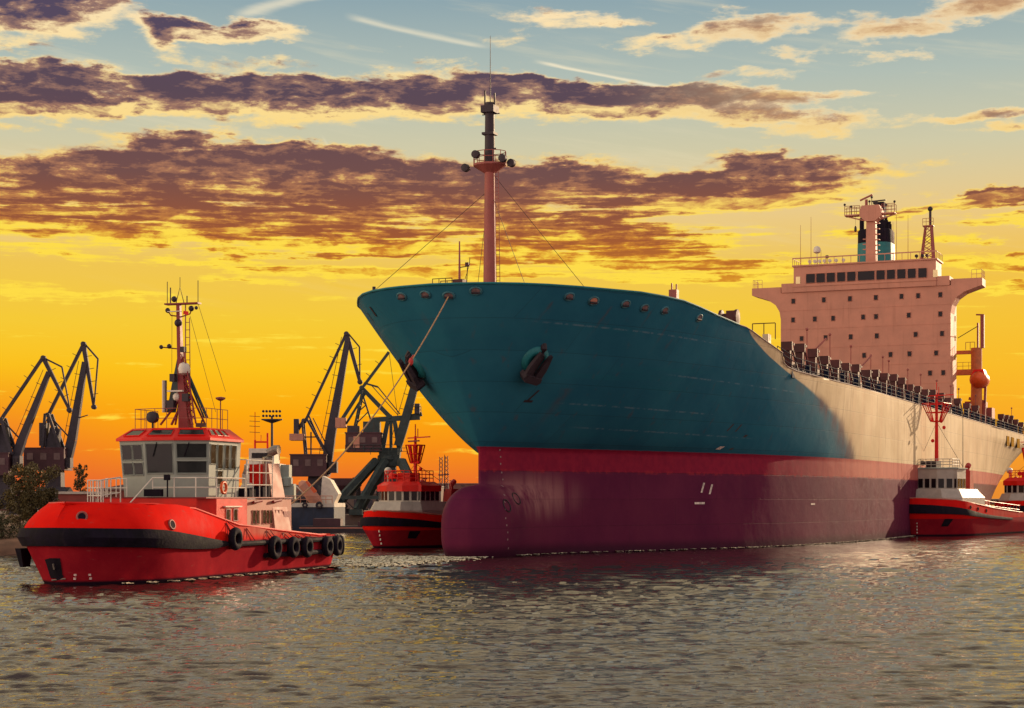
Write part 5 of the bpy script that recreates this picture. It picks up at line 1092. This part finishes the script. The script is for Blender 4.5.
    for t in (wt + 1.2, wt + 3.4, wt + 5.4): 
        MB().box(H - .02, H + .06, t, t + .8, z1_ - 1.5 * k, z1_ - .7 * k).build('port_window', M['glass'], lower)
    return fr, T

LEAD, LEADF = build_lead_tug()
build_harbour_tug(-13.7, 171, 30, 26, 7.8, 'small red tug with red wheelhouse roof, between the crane legs and the bulbous bow', True, (3.75, 2.9, 2.2), wt=4.6)
build_harbour_tug(51.7, 225, 33, 36, 11.0, 'red tug with pale grey wheelhouse pressed against the cargo ship side', False, (5.0, 3.7, 2.9), wt=7.0)
build_harbour_tug(76.8, 262, 24, 29, 9.5, 'red tug partly out of frame under the cargo ship stern', True, (4.6, 3.4, 2.7), wt=6.0)

# foam where the hulls cut the water
def foam(name, label, pts, w, z=.10):
    b = MB()
    for (x, y) in pts:
        for k in range(16):
            px_, py_ = x + random.gauss(0, w), y + random.gauss(0, w * 1.2); r = random.uniform(.05, .10) if random.random() < .6 else random.uniform(.1, .28)
            b.add([(px_ + r * math.cos(a + .3) * random.uniform(.6, 1.4), py_ + r * 1.6 * math.sin(a + .3) * random.uniform(.6, 1.4), z + random.uniform(-.03, .05)) for a in np.linspace(0, 5.6, 9)], [tuple(range(9))])
    o = b.build(name, M['foam']); o['kind'] = 'stuff'; o['label'] = label; return o
foam('sunlit_wake_foam', 'pale wake foam and painted sunlit water behind the leading tug', [tuple(LEAD.world(x, y, 0)[:2]) for x in np.linspace(.5, 7.5, 9) for y in np.linspace(31.2, 50, 14)], .9)  # extra flecks here imitate a bright band of sunlit water
foam('bow_foam', 'thin foam line along the hull of the leading tug', [tuple(LEAD.world(*LEADF.pt(t, .16, 1, .35))[:2]) for t in np.linspace(3, 30, 18)], .12)

foam('bow_foam', 'white water thrown up at the bulbous bow of the cargo ship', [tuple(SHIP.world(x, y, 0)[:2]) for x, y in [(-3.0 + .4 * k, -5.2 + .25 * abs(k - 6)) for k in range(13)]], .28)
foam('side_foam', 'thin broken foam along the cargo ship waterline', [tuple(SHIP.world(hull_u(y, 0) + .25, y, 0)[:2]) for y in np.linspace(2, 95, 70)], .16)
foam('stem_foam', 'small bow wave foam at the stem of the leading tug', [tuple(LEAD.world(x, y, 0)[:2]) for x, y in [(-4.2 + .5 * k, 1.9 + .09 * (k - 8) ** 2) for k in range(17)]], .22)
# ---- towing line from the bow chock of the ship to the winch of the leading tug
def build_towline():
    s, z = hull_hit(449.5, 294.5); a = SHIP.world(*hull_point(s, z, 1, .2))
    c = LEAD.world(1.2, 24.0, 3.1); pts = []
    for k in range(41):
        t = k / 40; p = a.lerp(c, t); p.z -= 2.1 * 4 * t * (1 - t); pts.append(p)
    o = MB().tube(pts, .055, 6).build('towing_rope', M['rope'], smooth=True)
    tag(o, 'long towing rope slung from the ship bow down to the leading tug', 'rope')
    p = pts[9]; b = MB(); b.lathe(p, [(.04, -.32), (.16, -.2), (.2, .0), (.14, .2), (.04, .3)], 10)
    b.tube([p + Vector((0, 0, .2)), p + Vector((.2, 0, .5))], .06, 6); 
    b.build('rope_shackle', M['tugred_dull'], o)
build_towline()

# ================================================================== quay cranes
def build_crane(label, Y, kit, paint, depth=5.0):
    """level-luffing portal crane; kit lists its members as seen square-on at the distance Y"""
    base = at(kit['foot'][0], kit['foot'][1], Y); X0 = base[0]; Z0 = kit.get('z0', 2.2)
    root = thing('portal_crane', label, 'crane', (X0, Y, Z0), 0, 'harbour cranes on the quays')
    def P(p, y=0.0): a = at(p[0], p[1], Y); return (a[0] - X0, y, a[1] - Z0)
    S_ = Y / F
    for name, segs in kit['members']:
        for seg in segs:
            p0, p1, w0, w1 = seg[:4]; twin = seg[4] if len(seg) > 4 else 0; m = seg[5] if len(seg) > 5 else paint
            b = MB()
            ys = (-twin, twin) if twin else (0,)
            for yy in ys: b.beam(P(p0, yy), P(p1, yy), w0 * S_, w0 * S_, w1 * S_, w1 * S_)
            if twin:
                n = max(2, int(math.hypot(p1[0] - p0[0], p1[1] - p0[1]) / 12))
                for k in range(n + 1):
                    a = Vector(P(p0, -twin)).lerp(Vector(P(p1, -twin)), k / n); c = a.copy(); c.y = twin
                    b.beam(a, c, .16)
                    if k < n:
                        d = Vector(P(p0, twin)).lerp(Vector(P(p1, twin)), (k + 1) / n); b.beam(a, d, .1)
            if name in ('tie_beam', 'jib', 'fly_jib'):
                A, C_ = Vector(P(p0)), Vector(P(p1)); dd = (C_ - A); nn = max(3, int(dd.length / 2.2)); up = Vector((-dd.z, 0, dd.x)).normalized(); up = up if up.z > 0 else -up
                for k in range(1, nn): q0 = A + dd * (k / nn); b.tube([q0, q0 + up * (w0 * S_ * .5 + .75)], .05, 4)
                if name == 'jib': b.tube([A + up * (w0 * S_ * .5 + .7), C_ + up * (w1 * S_ * .5 + .7)], .05, 4)
            b.build(name, m, root)
    for name, x0, x1, y0, y1, d0, d1, m in kit['boxes']:
        a = P((x0, y1)); c = P((x1, y0)); b = MB(); b.box(a[0], c[0], d0, d1, a[2], c[2])
        if name == 'machine_house':
            b.box(a[0] - .12, c[0] + .12, d0 - .12, d1 + .12, c[2], c[2] + .2); b.box(a[0] - .1, c[0] + .1, d0 - .1, d1 + .1, a[2] - .25, a[2])
        o = b.build(name, m, root)
        if name in ('machine_house', 'driver_cab'):
            n = 3 if name == 'machine_house' else 2; hh = c[2] - a[2]; ww = c[0] - a[0]
            for k in range(n):
                xa = a[0] + ww * (k + .25) / n; MB().box(xa, xa + ww * .45 / n, d0 - .06, d0 + .02, a[2] + hh * .45, a[2] + hh * .78).build('window', M['glass'] if name == 'driver_cab' else M['cranewin'], o)
    for pts in kit.get('rails', ()):
        q = MB(); rail(q, [P(p, -depth * .45) for p in pts], 1.1, 2, .05, 1.5); q.build('walkway_railing', paint, root)
    for p0, p1 in kit.get('wires', ()):
        MB().tube([P(p0), P(p1)], .04, 4).build('hoist_wire', M['darkmetal'], root)
    for (x, y) in kit.get('sheaves', ()):
        c = P((x, y)); MB().lathe((c[0], 0, c[2]), [(.2, -.5), (.45, -.4), (.45, .4), (.2, .5)], 12, 'y').build('sheave', paint, root)
    # portal: four splayed legs on bogies
    lx = kit['legs']; top = kit['leg_top']
    for (xt, xb) in lx:
        for sy in (-1, 1):
            b = MB(); a = P((xt, top)); c = P((xb, 0)); w0 = kit.get('leg_w', 1.1)
            b.beam((a[0], sy * 1.8, a[2]), (c[0], sy * depth * .95, .9), w0 * 1.25, w0, w0 * .75, w0 * .8); b.box(c[0] - 1.1, c[0] + 1.1, sy * depth * .95 - .35, sy * depth * .95 + .35, 0, .95)
            b.build('portal_leg', paint, root)
    a = P((lx[0][0] - 4, top)); c = P((lx[-1][0] + 4, top)); b = MB(); b.lathe(((a[0] + c[0]) / 2, 0, a[2] - .2), [((c[0] - a[0]) * .30, -.2), ((c[0] - a[0]) * .36, .3), ((c[0] - a[0]) * .36, .9), ((c[0] - a[0]) * .30, 1.1)], 20); b.build('slewing_ring', paint, root)
    xb0, xb1 = P((lx[0][1], 0))[0], P((lx[-1][1], 0))[0]
    b = MB()
    for sy in (-1, 1): b.box(min(xb0, xb1), max(xb0, xb1), sy * depth * .95 - .25, sy * depth * .95 + .25, 2.6, 3.2)
    b.build('portal_tie', paint, root)
    return root
M['cranewin'] = mat('machine_house_louvre', (.16, .10, .10), .6)
C1, C2, MH = M['crane'], M['cranegreen'], M['machine']
build_crane('dark crane with twin-lattice A-frame just left of the green crane', 300, dict(
    foot=(318, 512), members=[
        ('jib', [((326, 474), (330, 440), 9, 10), ((330, 440), (348, 338), 9.5, 5)]),
        ('tie_beam', [((305, 422), (346.5, 333), 2.6, 2.6)]),
        ('fly_jib', [((346.5, 333), (360, 382), 4, 3.4)]), ('fly_link', [((347, 332), (359.5, 347), 1.5, 1.5), ((359.5, 347), (360, 382), 1.5, 1.2)]),
        ('a_frame', [((306, 456), (303, 422), 2, 2, 1.2), ((328, 456), (308, 420), 2.4, 2, 1.2), ((311, 456), (311, 432), 1.4, 1.4)]),
        ('frame_strut', [((305, 449), (326, 449), 1.2, 1.2), ((304, 437), (316, 437), 1.2, 1.2), ((322, 446), (309, 416), 1.6, 1.4), ((313, 418), (327, 446), 1.0, 1.0)]),
        ('luffing_rod', [((326, 448), (333, 432), 2, 2), ((296, 432), (303, 421), 2.5, 2.2), ((297, 433), (306, 418), 1.6, 1.6)]),
        ('column', [((316, 476), (316, 490), 14, 17)]),
    ], boxes=[('machine_house', 292, 328, 455.5, 475, -2.6, 2.6, MH), ('counterweight', 290.5, 304.5, 434, 440.5, -1.6, 1.6, M['salmon']), ('counterweight_arm', 294, 299, 419, 435, -.5, .5, C1), ('driver_cab', 330, 338, 462, 473, -2.2, .2, C1)],
    rails=[((292, 476), (330, 476))], wires=[((347, 333), (328, 456))], sheaves=[(346.5, 334), (360, 382), (304, 421)], legs=[(310, 296), (322, 342)], leg_top=488, leg_w=1.5), C1)
build_crane('green level-luffing crane standing closest to the ship bow', 292, dict(
    foot=(362, 515), members=[
        ('jib', [((398, 446), (404, 425), 8, 9), ((404, 425), (424, 352), 9, 6.5)]),
        ('tie_beam', [((361.5, 389), (389, 352), 2.8, 2.8)]),
        ('luffing_arm', [((341, 421), (362, 388), 3.4, 3.4), ((346, 424), (366, 392), 2.2, 2.2), ((361, 387), (390, 417), 4, 4.5)]),
        ('fly_link', [((341, 421), (365, 383), 1.8, 1.8), ((364, 383), (378, 387), 1.8, 1.8), ((378, 387), (400, 414), 1.1, 1.1), ((372, 386), (398, 415), .8, .8)]),
        ('a_frame', [((363, 391), (354, 434), 1.8, 1.8, 1.4), ((362, 392), (372, 424), 1.6, 1.6)]),
        ('frame_strut', [((358, 412), (366, 405), 1.1, 1.1), ((356, 424), (368, 412), 1.1, 1.1), ((361, 400), (366, 405), 1.1, 1.1)]),
        ('slewing_beam', [((370, 420), (420, 417), 4.5, 5.5), ((398, 419), (422, 414), 4, 4)]),
        ('tower_leg', [((388, 420), (382, 452), 4, 5), ((394, 418), (400, 452), 4, 5), ((391, 418), (391, 452), 3, 3)]),
        ('column', [((390, 448), (390, 466), 22, 18), ((390, 466), (390, 490), 12, 14)]),
    ], boxes=[('machine_house', 347, 382, 434, 450.5, -2.8, 2.8, MH), ('winch_house', 364, 380, 422, 434, -2, 2, C2), ('winch_drum_cover', 348, 359, 426, 434, -1.6, 1.6, C1), ('house_panel', 355, 361, 437, 449, -2.88, -2.8, M['salmon']), ('driver_cab', 415, 420, 404, 414, -1.6, .6, C1), ('counterweight', 336, 346, 418, 428, -1.2, 1.2, M['salmon'])],
    rails=[((347, 452), (402, 452)), ((413, 414), (422, 414)), ((372, 455), (408, 455))], wires=[((362, 388), (352, 434)), ((389, 352), (398, 418))], sheaves=[(362, 388), (390, 417)], legs=[(377, 332), (386, 359), (401, 424)], leg_top=460, leg_w=.95), C2, 6.5)
build_crane('dark crane cut by the left edge of the picture', 300, dict(
    foot=(8, 520), members=[
        ('jib', [((15, 462), (22, 440), 8, 8), ((22, 440), (49, 372), 7.5, 4.5)]),
        ('tie_beam', [((0, 421), (43, 357.5), 3, 3)]), ('fly_jib', [((43.5, 358), (69.5, 410), 4.2, 2.4)]),
        ('fly_link', [((44, 358), (62, 367), 1.6, 1.6), ((62, 367), (70, 410), 1.5, 1.2)]),
        ('a_frame', [((-4, 455), (2, 420), 3, 2.5, 1.4), ((14, 455), (3, 418), 3.4, 2.5, 1.4)]), ('luffing_rod', [((3, 421), (22, 441), 1.4, 1.4)]),
        ('frame_strut', [((-2, 440), (9, 440), 1.6, 1.6)]), ('column', [((5, 470), (5, 504), 15, 16)]), ('tower_leg', [((2, 425), (4, 470), 10, 17)]),
    ], boxes=[('machine_house', -22, 13, 454, 474, -2.8, 2.8, MH), ('driver_cab', 16, 23, 456, 468, -2, .2, C1)], rails=[((-8, 476), (20, 476))], sheaves=[(43.5, 358), (69.5, 410)],
    legs=[(0, -16), (11, 24)], leg_top=500, leg_w=1.5), C1)
build_crane('dark crane with drooping fly jib beyond the leading tug bow', 310, dict(
    foot=(58, 520), members=[
        ('jib', [((66, 464), (72, 440), 9, 8.5), ((72, 440), (85, 362), 8.5, 5)]),
        ('tie_beam', [((48, 416), (83.5, 344), 3, 3)]), ('fly_jib', [((83.5, 344), (94, 407), 4.4, 2.4)]),
        ('fly_link', [((84, 343), (98, 359), 1.6, 1.6), ((98, 359), (94, 407), 1.5, 1.2)]),
        ('a_frame', [((44, 452), (47, 414), 3, 2.4, 1.3), ((63, 452), (50, 414), 3.4, 2.4, 1.3)]), ('tower_leg', [((56, 428), (52, 452), 9, 13)]),
        ('luffing_rod', [((49, 415), (68, 436), 1.3, 1.3)]), ('frame_strut', [((46, 436), (58, 436), 1.2, 1.2), ((72, 420), (88, 415), 1.5, .8)]), ('column', [((55, 470), (55, 492), 15, 16)]),
    ], boxes=[('machine_house', 28, 68, 449, 469, -2.8, 2.8, MH), ('counterweight', 41, 48, 423, 446, -1.3, 1.3, C1), ('driver_cab', 68, 73, 458, 468, -2, .2, C1)], rails=[((28, 470), (70, 470))], sheaves=[(83.5, 344), (94, 407), (48, 415)],
    legs=[(48, 38), (62, 72)], leg_top=490, leg_w=1.5), C1)

# ================================================================== moored white ship behind the leading tug
def build_moored_ship():
    Y = 265; X0, _ = at(300, 515, Y)
    root = thing('moored_ship', 'moored ship with navy hull, white bulwark and white deckhouse behind the leading tug', 'ship', (X0, Y, 0))
    def X(px): return at(px, 500, Y)[0] - X0
    def Z(py): return at(300, py, Y)[1]
    M['navy'] = mat('navy_hull_paint', (.022, .030, .060), .5, var=.3, streak=.3)
    pts = [(X(222), -5), (X(337), -4.5), (X(345), 0), (X(337), 4.5), (X(222), 5)]
    MB().prism(pts, -.6, Z(507), 'xy').build('hull', M['navy'], root)
    pts2 = [(a * 1.005, b * 1.02) for a, b in pts]
    MB().prism(pts2, Z(507), Z(503), 'xy').build('bulwark', M['white'], root)
    b = MB()
    for k in range(9): x = X(286 + k * 6.2); b.tube([(x, -5.05, Z(503)), (x, -5.05, Z(496))], .05, 4)
    b.tube([(X(286), -5.05, Z(496)), (X(336), -5.05, Z(496))], .06, 5); b.tube([(X(286), -5.05, Z(499.5)), (X(336), -5.05, Z(499.5))], .05, 5); b.build('deck_railing', M['salmon'], root)
    for px, rr_ in ((309, .42), (323, .55)): MB().ring((X(px), -5.2, Z(505)), rr_ * .7, rr_ * .35, (1, 0, 0), (0, 0, 1), 14, 6).build('fairlead', M['darkmetal'], root)
    dh = MB(); dh.box(X(246), X(285), -4, 4, Z(507), Z(478)); dh.box(X(249), X(283), -3.6, 3.6, Z(478), Z(464)); house = dh.build('deckhouse', M['white'], root)
    dh2 = MB().box(X(252), X(277), -3.2, 3.2, Z(464), Z(449)).build('wheelhouse', M['white'], root)
    for py, a, b_, n in ((486, 249, 282, 5), (471, 252, 280, 5), (456, 255, 275, 4)):
        for k in range(n):
            x = X(a + (b_ - a) * (k + .5) / n); MB().box(x - .4, x + .4, -4.05 if py > 480 else (-3.66 if py > 464 else -3.26), -3.5 if py > 480 else -3.1, Z(py + 2.6), Z(py - 2.6)).build('window', M['glass'], house if py > 464 else dh2)
    b = MB(); b.box(X(278), X(291), -2.4, 1, Z(480), Z(465)); b.lathe((X(289), -2.6, Z(482)), [(.3, -.8), (.9, -.6), (.9, .6), (.3, .8)], 10); b.box(X(284), X(296), -3, 0, Z(500), Z(484)); b.build('deck_machinery', M['greyblue'], root)
    b = MB()
    for px in (255, 267.5): b.tube([(X(px), 0, Z(450)), (X(px), 0, Z(442 - (9 if px > 260 else 2)))], .16, 6)
    b.tube([(X(255), 0, Z(442)), (X(268), 0, Z(442))], .14, 6); b.tube([(X(255), 0, Z(446)), (X(255), 0, Z(412))], .06, 5); b.tube([(X(261), 0, Z(442)), (X(261), 0, Z(435))], .05, 5); b.build('mast_gantry', M['red'], root)
    b = MB()
    for k, py in enumerate((416, 421, 426, 432)): b.tube([(X(249.5), 0, Z(py)), (X(260), 0, Z(py + .6))], .04, 4)
    b.build('aerial_yard', M['darkmetal'], root)
    b = MB(); b.loft([[(X(a), y, Z(c)) for a, c in ((322, 507), (334, 507), (340, 494), (332, 480), (324, 476))] for y in (-2.5, 2.5)]); b.build('bow_shelter', M['white'], root)
    # free-fall boat on its cradle
    p = at(313.5, 495, Y)
    lb = thing('lifeboat', 'orange and white lifeboat tilted on the moored ship foredeck', 'lifeboat', (p[0], Y - 3.4, p[1]))
    b = MB(); d = Vector((.62, 0, -.78)); 
    def ring(c, w, h): n = Vector((.78, 0, .62)); return [Vector(c) + n * (h * math.sin(k * math.pi / 6)) + Vector((0, 1, 0)) * (w * math.cos(k * math.pi / 6)) for k in range(12)]
    b.loft([ring(d * -2.6, .4, .3), ring(d * -2.0, 1.0, .9), ring(d * 1.2, 1.05, .95), ring(d * 2.4, .6, .5), ring(d * 2.8, .2, .2)]); b.build('boat_hull', M['salmon'], lb, smooth=True)
    b = MB(); b.loft([ring(d * -2.0 + Vector((.1, -.1, .15)), .7, .8), ring(d * .2 + Vector((.1, -.1, .15)), .75, .95)]); b.build('canopy', M['orange'], lb)
    b = MB(); b.tube([d * 3 + Vector((.2, -.6, -.1)), d * -2.6 + Vector((-.6, -.6, -.6))], .12, 6); b.build('cradle', M['white'], lb)
build_moored_ship()

# ================================================================== quay side: barge, flood-light mast, lattice masts, sheds, trees
def build_quayside():
    X0, _ = at(352, 530, 255)
    bg_ = thing('work_barge', 'low dark work barge lying below the green crane', 'barge', (X0, 255, 0))
    MB().prism([(-6.2, -.5), (5.2, -.5), (6.5, .9), (-7.5, .9)], -3, 3).build('hull', M['darkmetal'], bg_)
    MB().box(-5.5, -1.5, -2, 2, .9, 2.0).build('cargo_bin', M['machine'], bg_); MB().box(1, 4, -1.5, 1.5, .9, 1.5).build('cargo_bin', M['machine'], bg_)
    b = MB(); b.box(-7.4, 6.4, -3.02, -2.95, .55, .75); b.build('rubbing_strip', M['salmonred'], bg_)
    # flood-light mast
    Y = 420; x, z = at(272, 416, Y); fm = thing('floodlight_mast', 'tall floodlight mast with two rows of lamps behind the moored ship', 'light mast', (x, Y, 2.2))
    MB().tube([(0, 0, 0), (0, 0, z - 2.2)], .42, 10, .26).build('pole', M['crane'], fm, smooth=True)
    b = MB(); b.box(-2.5, 2.5, -.5, .5, z - 3.2, z - 2.9); b.lathe((0, 0, z - 3.6), [(.4, -.3), (1.6, .1), (2.4, .4), (2.4, .5), (.4, .6)], 16); b.build('lamp_platform', M['crane'], fm)
    for r_ in range(2):
        for k in range(6):
            xx = -2.0 + k * .8; MB().lathe((xx, -.7, z - 2.2 + r_ * 1.1), [(.12, -.25), (.33, -.15), (.33, .15), (.2, .25)], 8, 'y').build('lamp', M['darkmetal'], fm)
    # lattice masts far behind the tug
    for px, top in ((441, 457), (446.5, 456)):
        Y = 700; x, z = at(px, top, Y); t = thing('lattice_tower', 'slim lattice tower on the far skyline left of the bulb, ' + ('left one of the pair' if px < 444 else 'right one of the pair'), 'tower', (x, Y, 2), 0, 'lattice towers on the skyline')
        b = MB(); H = z - 2
        for sx in (-1, 1):
            for sy in (-1, 1): b.tube([(sx * .8, sy * .8, 0), (sx * .5, sy * .5, H)], .13, 5)
        for k in range(12):
            za, zb = H * k / 12, H * (k + 1) / 12; b.tube([(-.8, -.8, za), (.75, -.75, zb)], .09, 4); b.tube([(.8, -.8, za), (-.75, -.75, zb)], .09, 4)
        b.build('lattice_frame', M['crane'], t)
        MB().box(-1.1, 1.1, -1.1, 1.1, H * .62, H * .64).build('platform', M['crane'], t)
    # sheds and warehouses
    def shed(label, px0, px1, Y, top, dp, wall, roofm, ridge=.0, doors=0, cat='warehouse', base=2.2):
        x0, _ = at(px0, 500, Y); x1, _ = at(px1, 500, Y); _, z = at(px0, top, Y); w = x1 - x0
        t = thing('warehouse', label, cat, ((x0 + x1) / 2, Y, base)); H = z - base
        MB().box(-w / 2, w / 2, 0, dp, 0, H * (1 - ridge)).build('wall', wall, t)
        hb = H * (1 - ridge)
        b = MB()
        if ridge: b.prism([(-w / 2 - .3, hb), (w / 2 + .3, hb), (w / 2 + .3, hb + .15), (0, H), (-w / 2 - .3, hb + .15)], -.3, dp + .3)
        else: b.box(-w / 2 - .3, w / 2 + .3, -.3, dp + .3, hb, hb + .35)
        b.build('roof', roofm, t)
        for k in range(doors):
            xx = -w / 2 + w * (k + .5) / doors; MB().box(xx - w * .18 / doors, xx + w * .18 / doors, -.06, .02, 0.3, H * .5).build('door', M['crane'], t)
        return t
    wb = mat('brown_wall', (.20, .085, .07), .8, var=.3, scale=.2, streak=.3); wr = mat('brick_red_wall', (.24, .055, .045), .8, var=.3, scale=.3); wg = mat('grey_wall', (.16, .105, .09), .8, var=.25, scale=.1, streak=.3); rr = mat('tin_roof', (.20, .12, .11), .6, var=.3, scale=.2)
    shed('long brick-red warehouse low behind the leading tug bow', 98, 165, 340, 483, 14, wr, rr, .25, 4)
    shed('low red shed with a pale roof under the crane with drooping jib', 58, 102, 240, 494, 8, wr, M['dullwhite'], 0, 3, 'shed')
    shed('pale brown storehouse on the far quay right of the small tug', 402, 441, 620, 487, 30, wg, rr, 0, 5)
    shed('broad hazy depot ending behind the bulbous bow', 430, 486, 760, 484, 40, wb, rr, 0, 6)
    shed('grey transit shed seen through the legs of the green crane', 336, 404, 420, 490, 20, wg, rr, .2, 5)
    shed('brown depot between the two right-hand cranes', 296, 350, 470, 486, 20, wb, rr, 0, 4)
    shed('squat shed at the left picture edge below the crane', -20, 30, 380, 490, 18, wb, rr, .2, 3, 'shed')
    for k, (px, top, w) in enumerate(((452, 481, .7), (463, 486, .5), (425, 479, .5), (355, 478, .6))):
        Y = 590; x, z = at(px, top, Y); p = thing('lamp_post', ('slender post on the far quay nearest the bulbous bow', 'short post standing apart on the far quay', 'post rising beside the small tug mast', 'post between the crane jibs')[(1, 0, 2, 3)[k]], 'lamp post', (x, Y, 2.2))
        MB().tube([(0, 0, 0), (0, 0, z - 2.2)], .22, 6, .14).build('pole', M['crane'], p); MB().box(-.8, .8, -.3, .3, z - 2.3, z - 2.0).build('lamp_head', M['darkmetal'], p)
    for label, px, Y, w_, h_ in (('dark steel hopper on legs between the green crane portal legs', 346, 300, 5.0, 6.2), ('dark hopper half hidden behind the small tug and crane leg', 392, 306, 5.5, 6.8), ('hopper beside the portal of the dark twin-frame crane', 328, 316, 4.6, 5.6)):
        x, _ = at(px, 500, Y); t = thing('loading_hopper', label, 'hopper', (x, Y, 2.2))
        MB().loft([[(-w_ * .14, -w_ * .14, h_ * .42), (w_ * .14, -w_ * .14, h_ * .42), (w_ * .14, w_ * .14, h_ * .42), (-w_ * .14, w_ * .14, h_ * .42)], [(-w_ / 2, -w_ / 2, h_ * .8), (w_ / 2, -w_ / 2, h_ * .8), (w_ / 2, w_ / 2, h_ * .8), (-w_ / 2, w_ / 2, h_ * .8)], [(-w_ / 2, -w_ / 2, h_), (w_ / 2, -w_ / 2, h_), (w_ / 2, w_ / 2, h_), (-w_ / 2, w_ / 2, h_)]]).build('bin', M['machine'], t)
        for sx in (-1, 1):
            for sy in (-1, 1): MB().beam((sx * w_ * .46, sy * w_ * .46, 0), (sx * w_ * .42, sy * w_ * .42, h_ * .82), .3).build('leg', M['crane'], t)
        b = MB(); b.beam((-w_ * .45, -w_ * .45, .4), (w_ * .43, -w_ * .43, h_ * .7), .14); b.beam((w_ * .45, -w_ * .45, .4), (-w_ * .43, -w_ * .43, h_ * .7), .14); b.build('bracing', M['crane'], t)
    # trees on the left bank
    lf = mat('leaf_green', (.060, .055, .020), .7, var=.5, scale=.9); lf2 = mat('leaf_dry', (.115, .085, .028), .7, var=.5, scale=.9); bk = mat('bark', (.06, .038, .028), .9, var=.4)
    def tree(name, label, px, base, top, Y, wide, leaves, seed, m, cat='tree', slim=1.0, size=.2):
        rng = np.random.RandomState(seed); x, z0 = at(px, base, Y); _, z1 = at(px, top, Y); H = z1 - z0
        t = thing(name, label, cat, (x, Y, z0 - .15)); b = MB(); clumps = []
        b.tube([(0, 0, 0), (.06 * H * .3, 0, H * .35), (-.02 * H, .05, H * .6), (.01 * H, 0, H * .9)], .035 * H * slim, 7, .008 * H)
        for k in range(16):
            f = .22 + .7 * k / 16; a = k * 2.4 + rng.uniform(-.4, .4); r = wide * (1.0 - .75 * abs(f - .5)) * rng.uniform(.65, 1.1)
            p0 = Vector((0, 0, H * f * .9)); p1 = p0 + Vector((r * math.cos(a), r * math.sin(a), H * rng.uniform(.08, .2)))
            b.tube([p0, p0.lerp(p1, .5) + Vector((0, 0, .1)), p1], .011 * H * slim, 5, .004 * H)
            for q in (.45, .75, 1.0): clumps.append((p0.lerp(p1, q), wide * rng.uniform(.2, .36)))
        clumps.append((Vector((0, 0, H * .93)), wide * .25))
        b.build('trunk', bk, t)
        c = MB()
        for k in range(leaves):
            cp, cr = clumps[rng.randint(len(clumps))]; d = rng.normal(size=3); d /= np.linalg.norm(d); rad = cr * rng.uniform(.25, 1.0) ** .5
            p = cp + Vector(d) * rad; p.z = max(.15, p.z); e1 = Vector(rng.normal(size=3)).normalized(); e2 = e1.cross(Vector(rng.normal(size=3))).normalized(); s_ = size * rng.uniform(.6, 1.3)
            c.add([p - e1 * s_ * .5, p + e2 * s_ * .32, p + e1 * s_ * .5, p - e2 * s_ * .32], [(0, 1, 2, 3)])
        c.build('crown', m, t, recalc=False); return t
    tree('bank_tree', 'ragged broad tree on the river bank left of the leading tug', 33, 535, 462, 166, 2.7, 8200, 1, lf2, slim=.9, size=.23)
    tree('bank_shrub', 'thin pale shrub leaning beside the ragged bank tree', 19, 538, 482, 164, 1.6, 1500, 2, lf2, 'shrub', .6)
    tree('bank_shrub', 'round green shrub at the left picture edge by the water', 2, 545, 513, 156, 1.3, 1700, 3, lf, 'shrub', .6, .17)
    tree('bank_shrub', 'low scrub at the waterline under the ragged bank tree', 26, 542, 524, 158, 1.3, 1200, 4, lf2, 'shrub', .5, .15)
    tree('poplar_tree', 'slim far poplar standing over the brick-red warehouse', 80, 500, 462, 330, 1.5, 900, 5, lf, slim=.6, size=.4)
build_quayside()
